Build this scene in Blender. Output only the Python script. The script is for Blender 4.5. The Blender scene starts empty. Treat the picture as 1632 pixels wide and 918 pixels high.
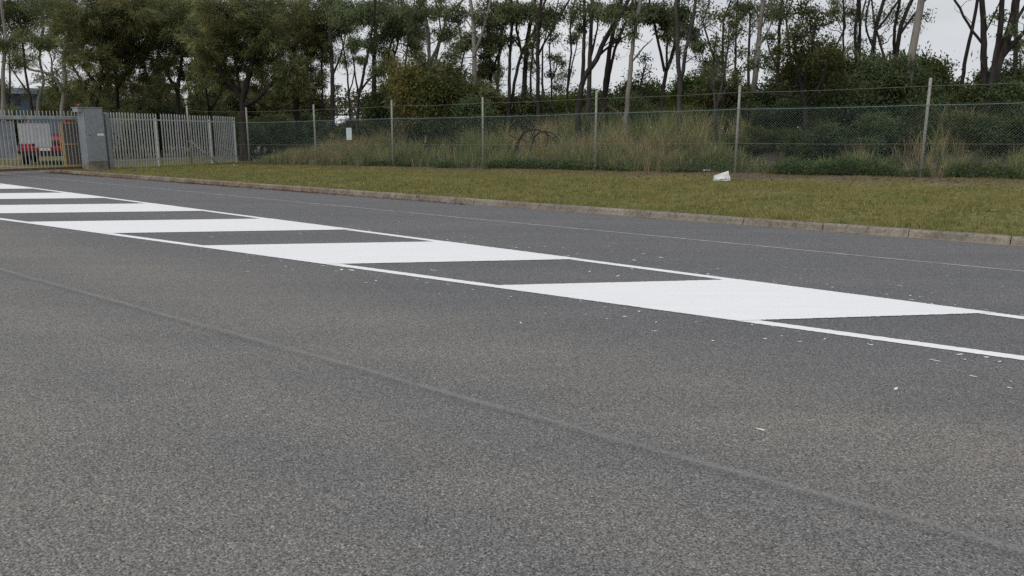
import bpy, math, random
import numpy as np
from mathutils import Vector

random.seed(7)
RNG = np.random.default_rng(11)
SC = bpy.context.scene
COL = SC.collection

# ------------------------------------------------------------------ camera
CAM_H = 1.6
PITCH = math.atan(255 / 1250.0)            # horizon 255 px above the picture centre
cam_data = bpy.data.cameras.new('camera')
cam_data.sensor_width = 36.0
cam_data.lens = 36.0 * 1250.0 / 1632.0
cam_data.clip_start = 0.05
cam_data.clip_end = 3000
cam = bpy.data.objects.new('camera', cam_data)
COL.objects.link(cam)
cam.location = (0, 0, CAM_H)
cam.rotation_euler = (math.pi / 2 - PITCH, 0, 0)
SC.camera = cam

# ------------------------------------------------------------------ sky and sun
SUN_EL, SUN_AZ = math.radians(50), math.radians(215)      # azimuth clockwise from +Y
world = bpy.data.worlds.new('World')
SC.world = world
world.use_nodes = True
wt = world.node_tree
wt.nodes.clear()
w_out = wt.nodes.new('ShaderNodeOutputWorld')
w_mix = wt.nodes.new('ShaderNodeMixShader'); w_mix.inputs[0].default_value = 0.94
w_sky = wt.nodes.new('ShaderNodeTexSky'); w_sky.sky_type = 'NISHITA'
w_sky.sun_disc = False; w_sky.sun_elevation = SUN_EL; w_sky.sun_rotation = SUN_AZ
w_b1 = wt.nodes.new('ShaderNodeBackground'); w_b1.inputs[1].default_value = 0.08
w_b2 = wt.nodes.new('ShaderNodeBackground'); w_b2.inputs[1].default_value = 0.80
w_tc = wt.nodes.new('ShaderNodeTexCoord')
w_mp = wt.nodes.new('ShaderNodeMapping'); w_mp.inputs['Scale'].default_value = (1, 1, 4)
w_no = wt.nodes.new('ShaderNodeTexNoise'); w_no.inputs['Scale'].default_value = 3.0
w_no.inputs['Detail'].default_value = 6
w_cr = wt.nodes.new('ShaderNodeValToRGB')
w_cr.color_ramp.elements[0].position = 0.3; w_cr.color_ramp.elements[0].color = (.74, .77, .82, 1)
w_cr.color_ramp.elements[1].position = 0.7; w_cr.color_ramp.elements[1].color = (0.97, 0.98, 1.0, 1)
wt.links.new(w_tc.outputs['Generated'], w_mp.inputs[0])
wt.links.new(w_mp.outputs[0], w_no.inputs['Vector'])
wt.links.new(w_no.outputs['Fac'], w_cr.inputs[0])
wt.links.new(w_cr.outputs[0], w_b2.inputs[0])
wt.links.new(w_sky.outputs[0], w_b1.inputs[0])
wt.links.new(w_b1.outputs[0], w_mix.inputs[1])
wt.links.new(w_b2.outputs[0], w_mix.inputs[2])
wt.links.new(w_mix.outputs[0], w_out.inputs[0])

sun_data = bpy.data.lights.new('sun', 'SUN')
sun_data.energy = 1.25
sun_data.angle = math.radians(35)
sun_data.color = (1.0, 0.97, 0.93)
sun = bpy.data.objects.new('sun', sun_data)
COL.objects.link(sun)
sd = Vector((math.sin(SUN_AZ) * math.cos(SUN_EL), math.cos(SUN_AZ) * math.cos(SUN_EL), math.sin(SUN_EL)))
sun.rotation_euler = sd.to_track_quat('Z', 'Y').to_euler()
sun.location = (0, -5, 30)

SC.view_settings.view_transform = 'Standard'
SC.view_settings.look = 'None'
SC.view_settings.exposure = 0.0
SC.view_settings.gamma = 1.0
SC.render.engine = 'CYCLES'
SC.cycles.max_bounces = 6
SC.cycles.diffuse_bounces = 3
SC.cycles.glossy_bounces = 2
SC.cycles.transmission_bounces = 4
SC.cycles.transparent_max_bounces = 6
SC.cycles.use_denoising = False

# ------------------------------------------------------------------ plan of the place
CP, SP = math.cos(PITCH), math.sin(PITCH)
def ray(x, y):
    a = (x - 816) / 1250.0; b = -(y - 459) / 1250.0
    return np.array([a, CP + b * SP, -SP + b * CP])
def atd(x, y, Y):
    r = ray(x, y); return np.array([0, 0, CAM_H]) + r * (Y / r[1])
def gp(x, y, z=0.0):
    r = ray(x, y); return np.array([0, 0, CAM_H]) + r * ((z - CAM_H) / r[2])
def to_px(P):
    P = np.asarray(P, float)
    Z = P[..., 2] - CAM_H
    d = P[..., 1] * CP - Z * SP; u = P[..., 1] * SP + Z * CP
    return 816 + 1250 * P[..., 0] / d, 459 - 1250 * u / d, d

RA = math.radians(-38)                      # direction of the road on the plan
UX, UY = math.cos(RA), math.sin(RA)
def W(u, v, z=0.0): return (UX * u - UY * v, UY * u + UX * v, z)
def to_uv(x, y): return UX * x + UY * y, -UY * x + UX * y
def kerb_v(u): return 12.85 + 0.010 * u      # face of the kerb

F0 = np.array([10.36, 20.06]); F1 = np.array([-11.64, 35.3])     # line of the wire fence
FD = (F1 - F0) / np.linalg.norm(F1 - F0)     # towards the gate
FN = np.array([FD[1], -FD[0]]); FN = FN if FN[1] > 0 else -FN    # away from the road
def fence_s_at_px(px):
    k = (px - 816) / 1250.0 * .991
    return (k * F0[1] - F0[0]) / (FD[0] - k * FD[1])
def fence_pt(s, w=0.0): return F0 + FD * s + FN * w

def vnoise(x, y, seed=0):
    """smooth value noise on arrays, 0..1"""
    x = np.asarray(x, float); y = np.asarray(y, float)
    xi = np.floor(x).astype(np.int64); yi = np.floor(y).astype(np.int64)
    fx = x - xi; fy = y - yi
    fx = fx * fx * (3 - 2 * fx); fy = fy * fy * (3 - 2 * fy)
    def h(a, b):
        n = (a * 374761393 + b * 668265263 + seed * 974711) & 0xffffffff
        n = ((n ^ (n >> 13)) * 1274126177) & 0xffffffff
        return ((n ^ (n >> 16)) & 0xffff) / 65535.0
    return (h(xi, yi) * (1 - fx) + h(xi + 1, yi) * fx) * (1 - fy) + (h(xi, yi + 1) * (1 - fx) + h(xi + 1, yi + 1) * fx) * fy

def ground_z(x, y):
    """terrain height behind the kerb"""
    x = np.asarray(x, float); y = np.asarray(y, float)
    u, v = to_uv(x, y)
    w = v - kerb_v(u)
    zf = np.clip(0.375 + (u + 4.2) * 0.0125, 0.02, 0.46)          # height at the fence
    t = np.clip((w - 0.15) / 8.0, 0, 1)
    z = 0.100 * (1 - t) + zf * t
    back = np.clip((w - 9.5) / 6, 0, 1)
    z = z + back * 0.18 * np.clip((u + 34) / 8, 0, 1)
    fo = (x - F0[0]) * FN[0] + (y - F0[1]) * FN[1]
    b = np.clip((fo - .25) / 4.0, 0, 1); b = b * b * (3 - 2 * b)
    z = z + .80 * b * np.clip((26 - fo) / 14, 0, 1) * np.clip((u + 31) / 7, 0, 1)
    z = z + (vnoise(x * .8, y * .8, 3) - .5) * 0.05 * np.clip((w - .3) / 2, 0, 1)
    z = z + (vnoise(x * .25, y * .25, 5) - .5) * 0.22 * np.clip((w - 9.5) / 4, 0, 1)
    return z
def gz(x, y): return float(ground_z(x, y))

# ------------------------------------------------------------------ mesh helpers
def new_mesh(name, V, F, smooth=False):
    V = np.asarray(V, np.float32).reshape(-1, 3); F = np.asarray(F, np.int32)
    k = F.shape[1]; n = F.shape[0]
    me = bpy.data.meshes.new(name)
    me.vertices.add(len(V)); me.vertices.foreach_set('co', V.ravel())
    me.loops.add(n * k); me.loops.foreach_set('vertex_index', F.ravel())
    me.polygons.add(n)
    me.polygons.foreach_set('loop_start', np.arange(0, n * k, k, dtype=np.int32))
    if smooth: me.polygons.foreach_set('use_smooth', np.ones(n, dtype=bool))
    me.update(calc_edges=True); me.validate()
    return me
def tinted(me, T):
    me.attributes.new('tint', 'FLOAT', 'POINT').data.foreach_set('value', np.asarray(T, np.float32))
    return me
def link(name, me, mat=None, parent=None):
    o = bpy.data.objects.new(name, me); COL.objects.link(o)
    if mat is not None and me is not None and not me.materials: me.materials.append(mat)
    if parent is not None: o.parent = parent
    return o
def empty(name, loc=(0, 0, 0), rz=0.0):
    o = bpy.data.objects.new(name, None); COL.objects.link(o)
    o.location = loc; o.rotation_euler = (0, 0, rz); o.empty_display_size = 0.3
    return o
def tag(o, label=None, cat=None, group=None, kind=None):
    if label: o['label'] = label
    if cat: o['category'] = cat
    if group: o['group'] = group
    if kind: o['kind'] = kind
    return o

class MB:
    """collects boxes, tubes and polygons into one quad/ngon mesh"""
    def __init__(s): s.v = []; s.f = []
    def add(s, V, F):
        b = len(s.v); s.v.extend([tuple(map(float, p)) for p in V]); s.f.extend([[i + b for i in f] for f in F])
    def box(s, x0, x1, y0, y1, z0, z1, bev=0.0):
        if bev <= 0:
            V = [(x, y, z) for z in (z0, z1) for y in (y0, y1) for x in (x0, x1)]
            s.add(V, [(0, 2, 3, 1), (4, 5, 7, 6), (0, 1, 5, 4), (2, 6, 7, 3), (0, 4, 6, 2), (1, 3, 7, 5)])
        else:
            b = min(bev, (x1 - x0) * .45, (y1 - y0) * .45)
            ring = [(x0 + b, y0), (x1 - b, y0), (x1, y0 + b), (x1, y1 - b), (x1 - b, y1), (x0 + b, y1), (x0, y1 - b), (x0, y0 + b)]
            bz = min(bev, (z1 - z0) * .45)
            cx, cy = (x0 + x1) / 2, (y0 + y1) / 2
            def ins(p): return (p[0] + (b if p[0] < cx else -b) * .6, p[1] + (b if p[1] < cy else -b) * .6)
            V = [(*ins(p), z0) for p in ring] + [(*p, z0 + bz) for p in ring] + [(*p, z1 - bz) for p in ring] + [(*ins(p), z1) for p in ring]
            F = [list(range(7, -1, -1)), list(range(24, 32))]
            for r in range(3):
                for i in range(8): F.append((r * 8 + i, r * 8 + (i + 1) % 8, r * 8 + 8 + (i + 1) % 8, r * 8 + 8 + i))
            s.add(V, F)
    def tube(s, pts, rad, n=6, caps=True):
        V, F = tube_arrays(np.asarray(pts, float), np.asarray(rad, float) if hasattr(rad, '__len__') else np.full(len(pts), float(rad)), n)
        F = [list(f) for f in F]
        if caps:
            F.append(list(range(n - 1, -1, -1))); F.append([len(V) - n + i for i in range(n)])
        s.add(V, F)
    def mesh(s, name):
        me = bpy.data.meshes.new(name); me.from_pydata(s.v, [], s.f); me.update(); return me
    def build(s, name, mat, parent=None, smooth=False):
        me = s.mesh(name)
        if smooth:
            for p in me.polygons: p.use_smooth = True
        return link(name, me, mat, parent)

def tube_arrays(P, R, n):
    k = len(P)
    T = np.gradient(P, axis=0)
    T /= np.linalg.norm(T, axis=1)[:, None] + 1e-9
    up = np.array([0.3, 0.9, 0.1]) if abs(T[0, 2]) > .5 else np.array([0, 0, 1.0])
    A = np.cross(T, up); A /= np.linalg.norm(A, axis=1)[:, None] + 1e-9
    B = np.cross(T, A)
    th = np.arange(n) * 2 * math.pi / n
    V = P[:, None, :] + R[:, None, None] * (A[:, None, :] * np.cos(th)[None, :, None] + B[:, None, :] * np.sin(th)[None, :, None])
    V = V.reshape(-1, 3)
    i = np.arange(k - 1)[:, None] * n; j = np.arange(n)[None, :]; j2 = (j + 1) % n
    F = np.stack([i + j, i + j2, i + n + j2, i + n + j], -1).reshape(-1, 4)
    return V, F

# ------------------------------------------------------------------ materials
def mat(name, color=(.5, .5, .5), rough=.7, spec=.3, metal=0.0):
    m = bpy.data.materials.new(name); m.use_nodes = True
    b = m.node_tree.nodes['Principled BSDF']
    b.inputs['Base Color'].default_value = (*color, 1)
    b.inputs['Roughness'].default_value = rough
    b.inputs['Specular IOR Level'].default_value = spec
    b.inputs['Metallic'].default_value = metal
    return m
class NT:
    """small node-tree helper"""
    def __init__(s, m): s.m = m; s.t = m.node_tree; s.b = s.t.nodes['Principled BSDF']
    def n(s, typ, **kw):
        o = s.t.nodes.new(typ)
        for k, v in kw.items():
            if hasattr(o, k) and k not in ('Scale',): setattr(o, k, v)
            else: o.inputs[k].default_value = v
        return o
    def l(s, a, b): s.t.links.new(a, b)
    def coord(s, kind='Object', rot=None, scale=None):
        c = s.n('ShaderNodeTexCoord'); mp = s.n('ShaderNodeMapping')
        if rot is not None: mp.inputs['Rotation'].default_value = rot
        if scale is not None: mp.inputs['Scale'].default_value = scale
        s.l(c.outputs[kind], mp.inputs[0]); return mp.outputs[0]
    def noise(s, vec, scale, detail=4, rough=.55):
        o = s.n('ShaderNodeTexNoise'); o.inputs['Scale'].default_value = scale
        o.inputs['Detail'].default_value = detail; o.inputs['Roughness'].default_value = rough
        s.l(vec, o.inputs['Vector']); return o.outputs['Fac']
    def ramp(s, fac, stops):
        o = s.n('ShaderNodeValToRGB'); e = o.color_ramp.elements
        while len(e) < len(stops): e.new(.5)
        for el, (p, c) in zip(e, stops):
            el.position = p; el.color = (*c, 1) if len(c) == 3 else c
        s.l(fac, o.inputs[0]); return o.outputs[0]
    def mixc(s, fac, a, b, mode='MIX'):
        o = s.n('ShaderNodeMix'); o.data_type = 'RGBA'; o.blend_type = mode
        for sock, val in ((o.inputs[0], fac), (o.inputs[6], a), (o.inputs[7], b)):
            if hasattr(val, 'is_linked'): s.l(val, sock)
            elif isinstance(val, (int, float)): sock.default_value = val
            else: sock.default_value = (*val, 1)
        return o.outputs[2]
    def math(s, op, a, b=None, c=None, clamp=False):
        o = s.n('ShaderNodeMath'); o.operation = op; o.use_clamp = clamp
        for i, val in enumerate((a, b, c)):
            if val is None: continue
            if hasattr(val, 'is_linked'): s.l(val, o.inputs[i])
            else: o.inputs[i].default_value = val
        return o.outputs[0]
    def band(s, x, c, w, soft):
        """1 where |x-c|<w, soft edge"""
        d = s.math('ABSOLUTE', s.math('SUBTRACT', x, c))
        o = s.n('ShaderNodeMapRange'); o.inputs[1].default_value = w; o.inputs[2].default_value = w + soft
        o.inputs[3].default_value = 1; o.inputs[4].default_value = 0
        s.l(d, o.inputs[0]); return o.outputs[0]
    def bump(s, h, strength=.3, dist=.01):
        o = s.n('ShaderNodeBump'); o.inputs['Strength'].default_value = strength; o.inputs['Distance'].default_value = dist
        s.l(h, o.inputs['Height']); s.l(o.outputs[0], s.b.inputs['Normal'])
    def color(s, c): s.l(c, s.b.inputs['Base Color'])

def m_asphalt():
    m = mat('asphalt', rough=.85, spec=.25); t = NT(m)
    co = t.coord('Object', rot=(0, 0, -RA))          # x runs along the road, y across it
    sep = t.n('ShaderNodeSeparateXYZ'); t.l(co, sep.inputs[0])
    across = sep.outputs[1]
    vo = t.n('ShaderNodeTexVoronoi'); vo.inputs['Scale'].default_value = 122; t.l(co, vo.inputs['Vector'])
    vo2 = t.n('ShaderNodeTexVoronoi'); vo2.inputs['Scale'].default_value = 190; t.l(co, vo2.inputs['Vector'])
    sepc = t.n('ShaderNodeSeparateColor'); t.l(vo.outputs['Color'], sepc.inputs[0])
    sepc2 = t.n('ShaderNodeSeparateColor'); t.l(vo2.outputs['Color'], sepc2.inputs[0])
    stone = t.ramp(sepc.outputs[0], [(0, (.070, .071, .073)), (.35, (.166, .167, .169)), (.7, (.240, .239, .236)), (.95, (.325, .320, .312)), (1, (.50, .49, .47))])
    stone2 = t.ramp(sepc2.outputs[1], [(0, (.10, .101, .103)), (.6, (.205, .205, .204)), (1, (.35, .347, .34))])
    c = t.mixc(.30, stone, stone2)
    gap = t.ramp(vo.outputs['Distance'], [(.35, (1, 1, 1)), (.75, (.56, .56, .57))])
    c = t.mixc(.8, c, gap, 'MULTIPLY')
    pit = t.ramp(t.noise(co, 90, 4, .65), [(.37, (.24, .24, .25)), (.47, (1, 1, 1))])
    c = t.mixc(.9, c, pit, 'MULTIPLY')
    c = t.mixc(1, c, (.965, .97, .985), 'MULTIPLY')
    # dusty and worn patches drawn out along the road
    co2 = t.coord('Object', rot=(0, 0, -RA), scale=(.22, .75, 1))
    d1 = t.noise(co2, 1.0, 5, .6)
    dust = t.math('MULTIPLY', t.ramp(d1, [(.40, (0, 0, 0)), (.66, (1, 1, 1))]), t.ramp(t.noise(co, 6.0, 5, .7), [(.30, (.35, .35, .35)), (.62, (1, 1, 1))]))
    c = t.mixc(t.math('MULTIPLY', dust, .45), c, t.mixc(1, c, (1.30, 1.20, 1.09), 'MULTIPLY'))
    co3 = t.coord('Object', rot=(0, 0, -RA), scale=(.10, .9, 1))
    d2 = t.ramp(t.noise(co3, 1.7, 3), [(.36, (.99, 1.0, 1.015)), (.6, (1.12, 1.115, 1.11))])
    c = t.mixc(.8, c, d2, 'MULTIPLY')
    # wheel tracks: dustier, paler lanes
    wob = t.math('MULTIPLY', t.math('SUBTRACT', t.noise(co2, 2.0, 2), .5), .22)
    ac = t.math('ADD', across, wob)
    near = t.n('ShaderNodeMapRange'); near.inputs[1].default_value = 6.0; near.inputs[2].default_value = 4.4
    t.l(ac, near.inputs[0])
    c = t.mixc(near.outputs[0], t.mixc(1, c, (.92, .925, .945), 'MULTIPLY'), t.mixc(1, c, (1.05, 1.03, .995), 'MULTIPLY'))
    tr = t.math('ADD', t.band(ac, 1.35, .28, .55), t.math('ADD', t.band(ac, 4.25, .30, .6), t.band(ac, 2.6, .05, .4)), clamp=True)
    c = t.mixc(t.math('MULTIPLY', tr, .45), c, t.mixc(1, c, (1.25, 1.20, 1.11), 'MULTIPLY'))
    # laying joint: pale ridge with a dark lower lip
    wob2 = t.math('MULTIPLY', t.math('SUBTRACT', t.noise(t.coord('Object', rot=(0, 0, -RA), scale=(1.2, .2, 1)), 1.0, 5), .5), .09)
    aj = t.math('ADD', across, wob2)
    brk = t.ramp(t.noise(co, 2.2, 3), [(.3, (.35, .35, .35)), (.6, (1, 1, 1))])
    c = t.mixc(t.math('MULTIPLY', t.math('MULTIPLY', t.band(aj, 3.40, .008, .028), .5), brk), c, (.27, .265, .255))
    c = t.mixc(t.math('MULTIPLY', t.band(aj, 3.335, .008, .05), .24), c, (.07, .07, .073))
    # rust-red dirt washed along the gutter and one spot on the road
    gut = t.math('MULTIPLY', t.band(ac, 12.75, .16, .45), t.ramp(t.noise(t.coord('Object', rot=(0, 0, -RA), scale=(.35, 1, 1)), 1.4, 4), [(.44, (0, 0, 0)), (.66, (1, 1, 1))]))
    along = sep.outputs[0]
    gleft = t.n('ShaderNodeMapRange'); gleft.inputs[1].default_value = -12; gleft.inputs[2].default_value = -22
    t.l(along, gleft.inputs[0])
    c = t.mixc(t.math('MULTIPLY', gut, t.math('MULTIPLY_ADD', gleft.outputs[0], .75, .12)), c, (.13, .075, .05))
    spot = t.math('MULTIPLY', t.band(along, -16.2, .35, .5), t.band(across, 6.9, .12, .45))
    c = t.mixc(t.math('MULTIPLY', spot, t.math('MULTIPLY', t.noise(co, 4.0, 4), .8)), c, (.17, .10, .065))
    t.color(c)
    h = t.math('ADD', t.math('MULTIPLY', vo.outputs['Distance'], -1.0), t.math('MULTIPLY', vo2.outputs['Distance'], -.4))
    t.bump(h, .65, .006)
    return m

def m_paint():
    m = mat('road_paint', (.78, .79, .80), rough=.55, spec=.35); t = NT(m)
    co = t.coord('Object', rot=(0, 0, -RA))
    vo = t.n('ShaderNodeTexVoronoi'); vo.inputs['Scale'].default_value = 95; t.l(co, vo.inputs['Vector'])
    st = t.noise(t.coord('Object', rot=(0, 0, -RA), scale=(.5, 6, 1)), 1.5, 4)
    c = t.ramp(st, [(.3, (.84, .85, .86)), (.62, (.88, .89, .90))])
    sp = t.ramp(t.noise(co, 60, 2), [(.24, (.6, .6, .6)), (.32, (1, 1, 1))])
    c = t.mixc(.35, c, sp, 'MULTIPLY'); t.color(c)
    t.bump(t.math('MULTIPLY', vo.outputs['Distance'], -1.0), .3, .004)
    return m

def m_noisy(name, c1, c2, scale=8, rough=.8, spec=.2, bump=.15, bdist=.01, metal=0.0, det=5, lo=.35, hi=.65):
    m = mat(name, c1, rough, spec, metal); t = NT(m)
    co = t.coord('Object'); f = t.noise(co, scale, det)
    t.color(t.ramp(f, [(lo, c1), (hi, c2)]))
    if bump: t.bump(t.noise(co, scale * 3, 4), bump, bdist)
    return m

def m_kerb():
    m = mat('kerb_concrete', rough=.9, spec=.15); t = NT(m)
    co = t.coord('Object')
    a = t.ramp(t.noise(co, 1.3, 5), [(.32, (.185, .163, .132)), (.66, (.30, .27, .225))])
    b = t.ramp(t.noise(co, 24, 5), [(.35, (.68, .66, .64)), (.6, (1.08, 1.07, 1.06))])
    c = t.mixc(.9, a, b, 'MULTIPLY')
    st = t.ramp(t.noise(t.coord('Object', scale=(3, 3, .5)), 2.4, 4), [(.5, (1, 1, 1)), (.72, (.50, .44, .38))])
    c = t.mixc(.85, c, st, 'MULTIPLY'); t.color(c)
    gl = t.n('ShaderNodeAttribute'); gl.attribute_name = 'rust'
    rs = t.math('MULTIPLY', gl.outputs['Fac'], t.ramp(t.noise(co, 1.8, 5), [(.38, (0, 0, 0)), (.6, (1, 1, 1))]))
    c = t.mixc(t.math('MULTIPLY', rs, .75), c, (.15, .085, .055)); t.color(c)
    t.bump(t.noise(co, 60, 5), .4, .01)
    return m

def m_ground():
    m = mat('ground_soil', rough=.95, spec=.1); t = NT(m)
    at = t.n('ShaderNodeAttribute'); at.attribute_name = 'zone'
    co = t.coord('Object')
    n1 = t.noise(co, .9, 6); n2 = t.noise(co, 9, 5); n3 = t.noise(co, 55, 4)
    lawn = t.ramp(n2, [(.3, (.12, .115, .042)), (.5, (.185, .170, .066)), (.72, (.29, .24, .12))])
    bare = t.ramp(n2, [(.3, (.095, .078, .056)), (.6, (.175, .142, .105)), (.8, (.26, .215, .17))])
    litt = t.ramp(n3, [(.3, (.035, .030, .023)), (.55, (.085, .072, .056)), (.78, (.18, .15, .12))])
    z = t.math('ADD', at.outputs['Fac'], t.math('MULTIPLY', t.math('SUBTRACT', n1, .5), .9))
    k1 = t.ramp(z, [(.35, (0, 0, 0)), (.65, (1, 1, 1))])
    k2 = t.ramp(t.math('SUBTRACT', z, 1.0), [(.3, (0, 0, 0)), (.7, (1, 1, 1))])
    c = t.mixc(k2, t.mixc(k1, lawn, bare), litt)
    t.color(c); t.bump(t.math('ADD', n2, n3), .6, .03)
    return m

def m_leaf(name, stops, trans=.30, rough=.55, spec=.25, tint=False, k=1.0, patch=False):
    """leaf colour differs from leaf to leaf; some light passes through"""
    stops = [(a, tuple(min(.6, x * k) for x in c)) for a, c in stops]
    m = mat(name, rough=rough, spec=spec); t = NT(m)
    g = t.n('ShaderNodeNewGeometry')
    if tint:
        at = t.n('ShaderNodeAttribute'); at.attribute_name = 'tint'
        fac = t.math('ADD', t.math('MULTIPLY', at.outputs['Fac'], .62), t.math('MULTIPLY', g.outputs['Random Per Island'], .38))
    else: fac = g.outputs['Random Per Island']
    c = t.ramp(fac, stops)
    oi = t.n('ShaderNodeObjectInfo')
    hs = t.n('ShaderNodeHueSaturation')
    t.l(t.math('MULTIPLY_ADD', oi.outputs['Random'], .03, .485), hs.inputs['Hue'])
    t.l(t.math('MULTIPLY_ADD', oi.outputs['Random'], .35, .82), hs.inputs['Value'])
    t.l(c, hs.inputs['Color'])
    if patch:
        pf = t.noise(t.coord('Object'), .55, 4, .6); pr = t.ramp(pf, [(.34, (.78, .95, .80)), (.52, (1, 1, 1)), (.70, (1.30, 1.12, 1.0))])
        hsl = t.mixc(1, hs.outputs[0], pr, 'MULTIPLY')
    else: hsl = hs.outputs[0]
    t.color(hsl)
    tr = t.n('ShaderNodeBsdfTranslucent'); t.l(hsl, tr.inputs[0])
    mx = t.n('ShaderNodeMixShader'); mx.inputs[0].default_value = trans
    out = [n for n in t.t.nodes if n.type == 'OUTPUT_MATERIAL'][0]
    t.l(t.b.outputs[0], mx.inputs[1]); t.l(tr.outputs[0], mx.inputs[2]); t.l(mx.outputs[0], out.inputs[0])
    return m

def m_bark(name, stops, scale=(9, 9, 1.6), bump=.5):
    m = mat(name, rough=.9, spec=.1); t = NT(m)
    f = t.noise(t.coord('Object', scale=scale), 1.0, 6, .65)
    t.color(t.ramp(f, stops)); t.bump(f, bump, .03)
    return m

M = {}
M['asphalt'] = m_asphalt()
M['paint'] = m_paint()
M['old_paint'] = m_noisy('old_paint', (.36, .36, .355), (.62, .62, .61), 5, .7)
M['kerb'] = m_kerb()
M['ground'] = m_ground()
M['galv'] = m_noisy('galvanised_steel', (.26, .28, .30), (.36, .385, .41), 6, .5, .5, .05, .002, .35)
M['cabinet'] = m_noisy('galvanised_sheet', (.235, .26, .285), (.29, .318, .345), 7, .5, .5, .03, .002, .3)
M['pale'] = m_noisy('weathered_zinc', (.36, .375, .38), (.50, .51, .51), 5, .6, .4, .05, .002, .15)
M['rail'] = m_noisy('rail_steel', (.25, .275, .29), (.37, .40, .415), 4, .5, .5, .05, .002, .3)
M['rust'] = m_noisy('rusty_steel', (.085, .048, .026), (.19, .13, .075), 9, .8, .2, .3, .004)
M['black_iron'] = m_noisy('black_grease', (.012, .011, .010), (.035, .030, .026), 18, .6, .3)
M['plinth'] = m_noisy('stained_concrete', (.15, .125, .105), (.27, .245, .22), 5, .9, .1, .3, .01)
M['post'] = m_noisy('fence_post_grey', (.24, .24, .215), (.42, .42, .385), 22, .8, .2, .2, .004)
M['wire_green'] = mat('green_coated_wire', (.20, .275, .255), .5, .35)
M['wire'] = m_noisy('old_wire', (.14, .13, .12), (.25, .24, .23), 30, .7, .3, 0)
M['white_board'] = m_noisy('white_sheet', (.66, .68, .66), (.76, .78, .76), 3, .6, .3, .03)
M['grey_board'] = m_noisy('grey_sheet', (.25, .265, .285), (.33, .345, .365), 3, .6, .3, .05)
M['yellow'] = m_noisy('yellow_paint', (.55, .36, .10), (.66, .45, .14), 9, .6, .3, .05)
M['brown_mesh'] = m_noisy('brown_screen', (.15, .125, .10), (.21, .18, .145), 30, .9, .1, .1)
M['label'] = mat('white_sticker', (.75, .76, .76), .5)
M['beacon'] = mat('red_lens', (.26, .035, .02), .25, .5)
M['sign'] = m_noisy('pale_sign', (.46, .54, .56), (.54, .61, .63), 4, .5, .3, 0)
M['red'] = mat('red_car_paint', (.25, .010, .014), .28, .5)
M['glass'] = mat('car_glass', (.03, .04, .055), .06, .6)
M['tyre'] = mat('tyre_rubber', (.014, .014, .014), .85, .2)
M['rim'] = mat('wheel_rim', (.16, .16, .17), .45, .5, .5)
M['plastic'] = mat('black_plastic', (.02, .02, .021), .6, .3)
M['lamp'] = mat('lamp_glass', (.20, .21, .22), .12, .6)
M['plate'] = mat('number_plate', (.62, .60, .52), .5)
M['paper'] = m_noisy('white_card', (.62, .62, .62), (.78, .78, .77), 14, .7, .2, .2, .01)
M['straw_scrap'] = mat('dry_leaf', (.42, .36, .22), .8)
M['fleck'] = mat('paint_fleck', (.74, .75, .75), .6)
M['shed'] = m_noisy('blue_sheet_wall', (.055, .075, .115), (.080, .105, .150), 1.5, .6, .3, .03)
M['shedroof'] = m_noisy('dark_blue_roof', (.028, .038, .062), (.048, .06, .09), 1.5, .6, .3, .03)
M['housewall'] = m_noisy('pale_house_wall', (.52, .50, .46), (.62, .60, .56), 1.2, .8, .2, .03)
M['houseroof'] = m_noisy('white_metal_roof', (.62, .64, .66), (.74, .76, .78), 1.5, .5, .3, .03)
M['pane'] = mat('window_pane', (.04, .05, .06), .1, .6)
M['litter_leaf'] = m_leaf('dead_leaf', [(0, (.045, .024, .014)), (.5, (.095, .052, .03)), (1, (.17, .11, .07))], .1)
M['dark_bark'] = m_bark('dark_bark', [(.3, (.020, .017, .016)), (.55, (.046, .040, .037)), (.8, (.095, .085, .077))])
M['grey_bark'] = m_bark('grey_bark', [(.3, (.040, .036, .034)), (.55, (.080, .074, .069)), (.8, (.140, .130, .122))])
M['pale_bark'] = m_bark('pale_bark', [(.28, (.115, .102, .088)), (.5, (.235, .215, .19)), (.78, (.36, .335, .30))], (5, 5, .9), .25)
M['dead_wood'] = m_bark('dead_wood', [(.3, (.014, .013, .012)), (.6, (.04, .037, .034)), (.85, (.16, .148, .135))])
M['gum_leaf'] = m_leaf('gum_leaf', [(0, (.030, .040, .019)), (.55, (.056, .069, .031)), (.9, (.094, .102, .048)), (1, (.15, .13, .066))], tint=True, k=2.15)
M['oak_leaf'] = m_leaf('she_oak_needle', [(0, (.025, .030, .012)), (.45, (.059, .064, .025)), (.8, (.104, .104, .043)), (1, (.165, .14, .06))], tint=True, k=2.4)
M['green_leaf'] = m_leaf('fresh_leaf', [(0, (.030, .042, .013)), (.5, (.066, .082, .024)), (1, (.135, .140, .046))], .35, tint=True, k=1.3)
M['bright_leaf'] = m_leaf('bright_leaf', [(0, (.065, .10, .018)), (.55, (.12, .165, .03)), (1, (.19, .22, .055))], .4, tint=True, k=1.05)
M['yellow_leaf'] = m_leaf('yellowing_leaf', [(0, (.040, .048, .014)), (.5, (.088, .088, .026)), (.85, (.16, .13, .035)), (1, (.26, .18, .045))], .35, tint=True, k=1.95)
M['dark_leaf'] = m_leaf('dark_leaf', [(0, (.018, .027, .011)), (.6, (.036, .050, .020)), (1, (.070, .085, .037))], .25, tint=True, k=2.35)
M['far_leaf'] = m_leaf('far_leaf', [(0, (.050, .062, .030)), (.6, (.085, .10, .047)), (1, (.13, .14, .075))], .3)
M['weed_leaf'] = m_leaf('weed_leaf', [(0, (.035, .055, .018)), (.5, (.070, .105, .032)), (1, (.13, .165, .055))], .35, tint=True, k=1.35)
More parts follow.
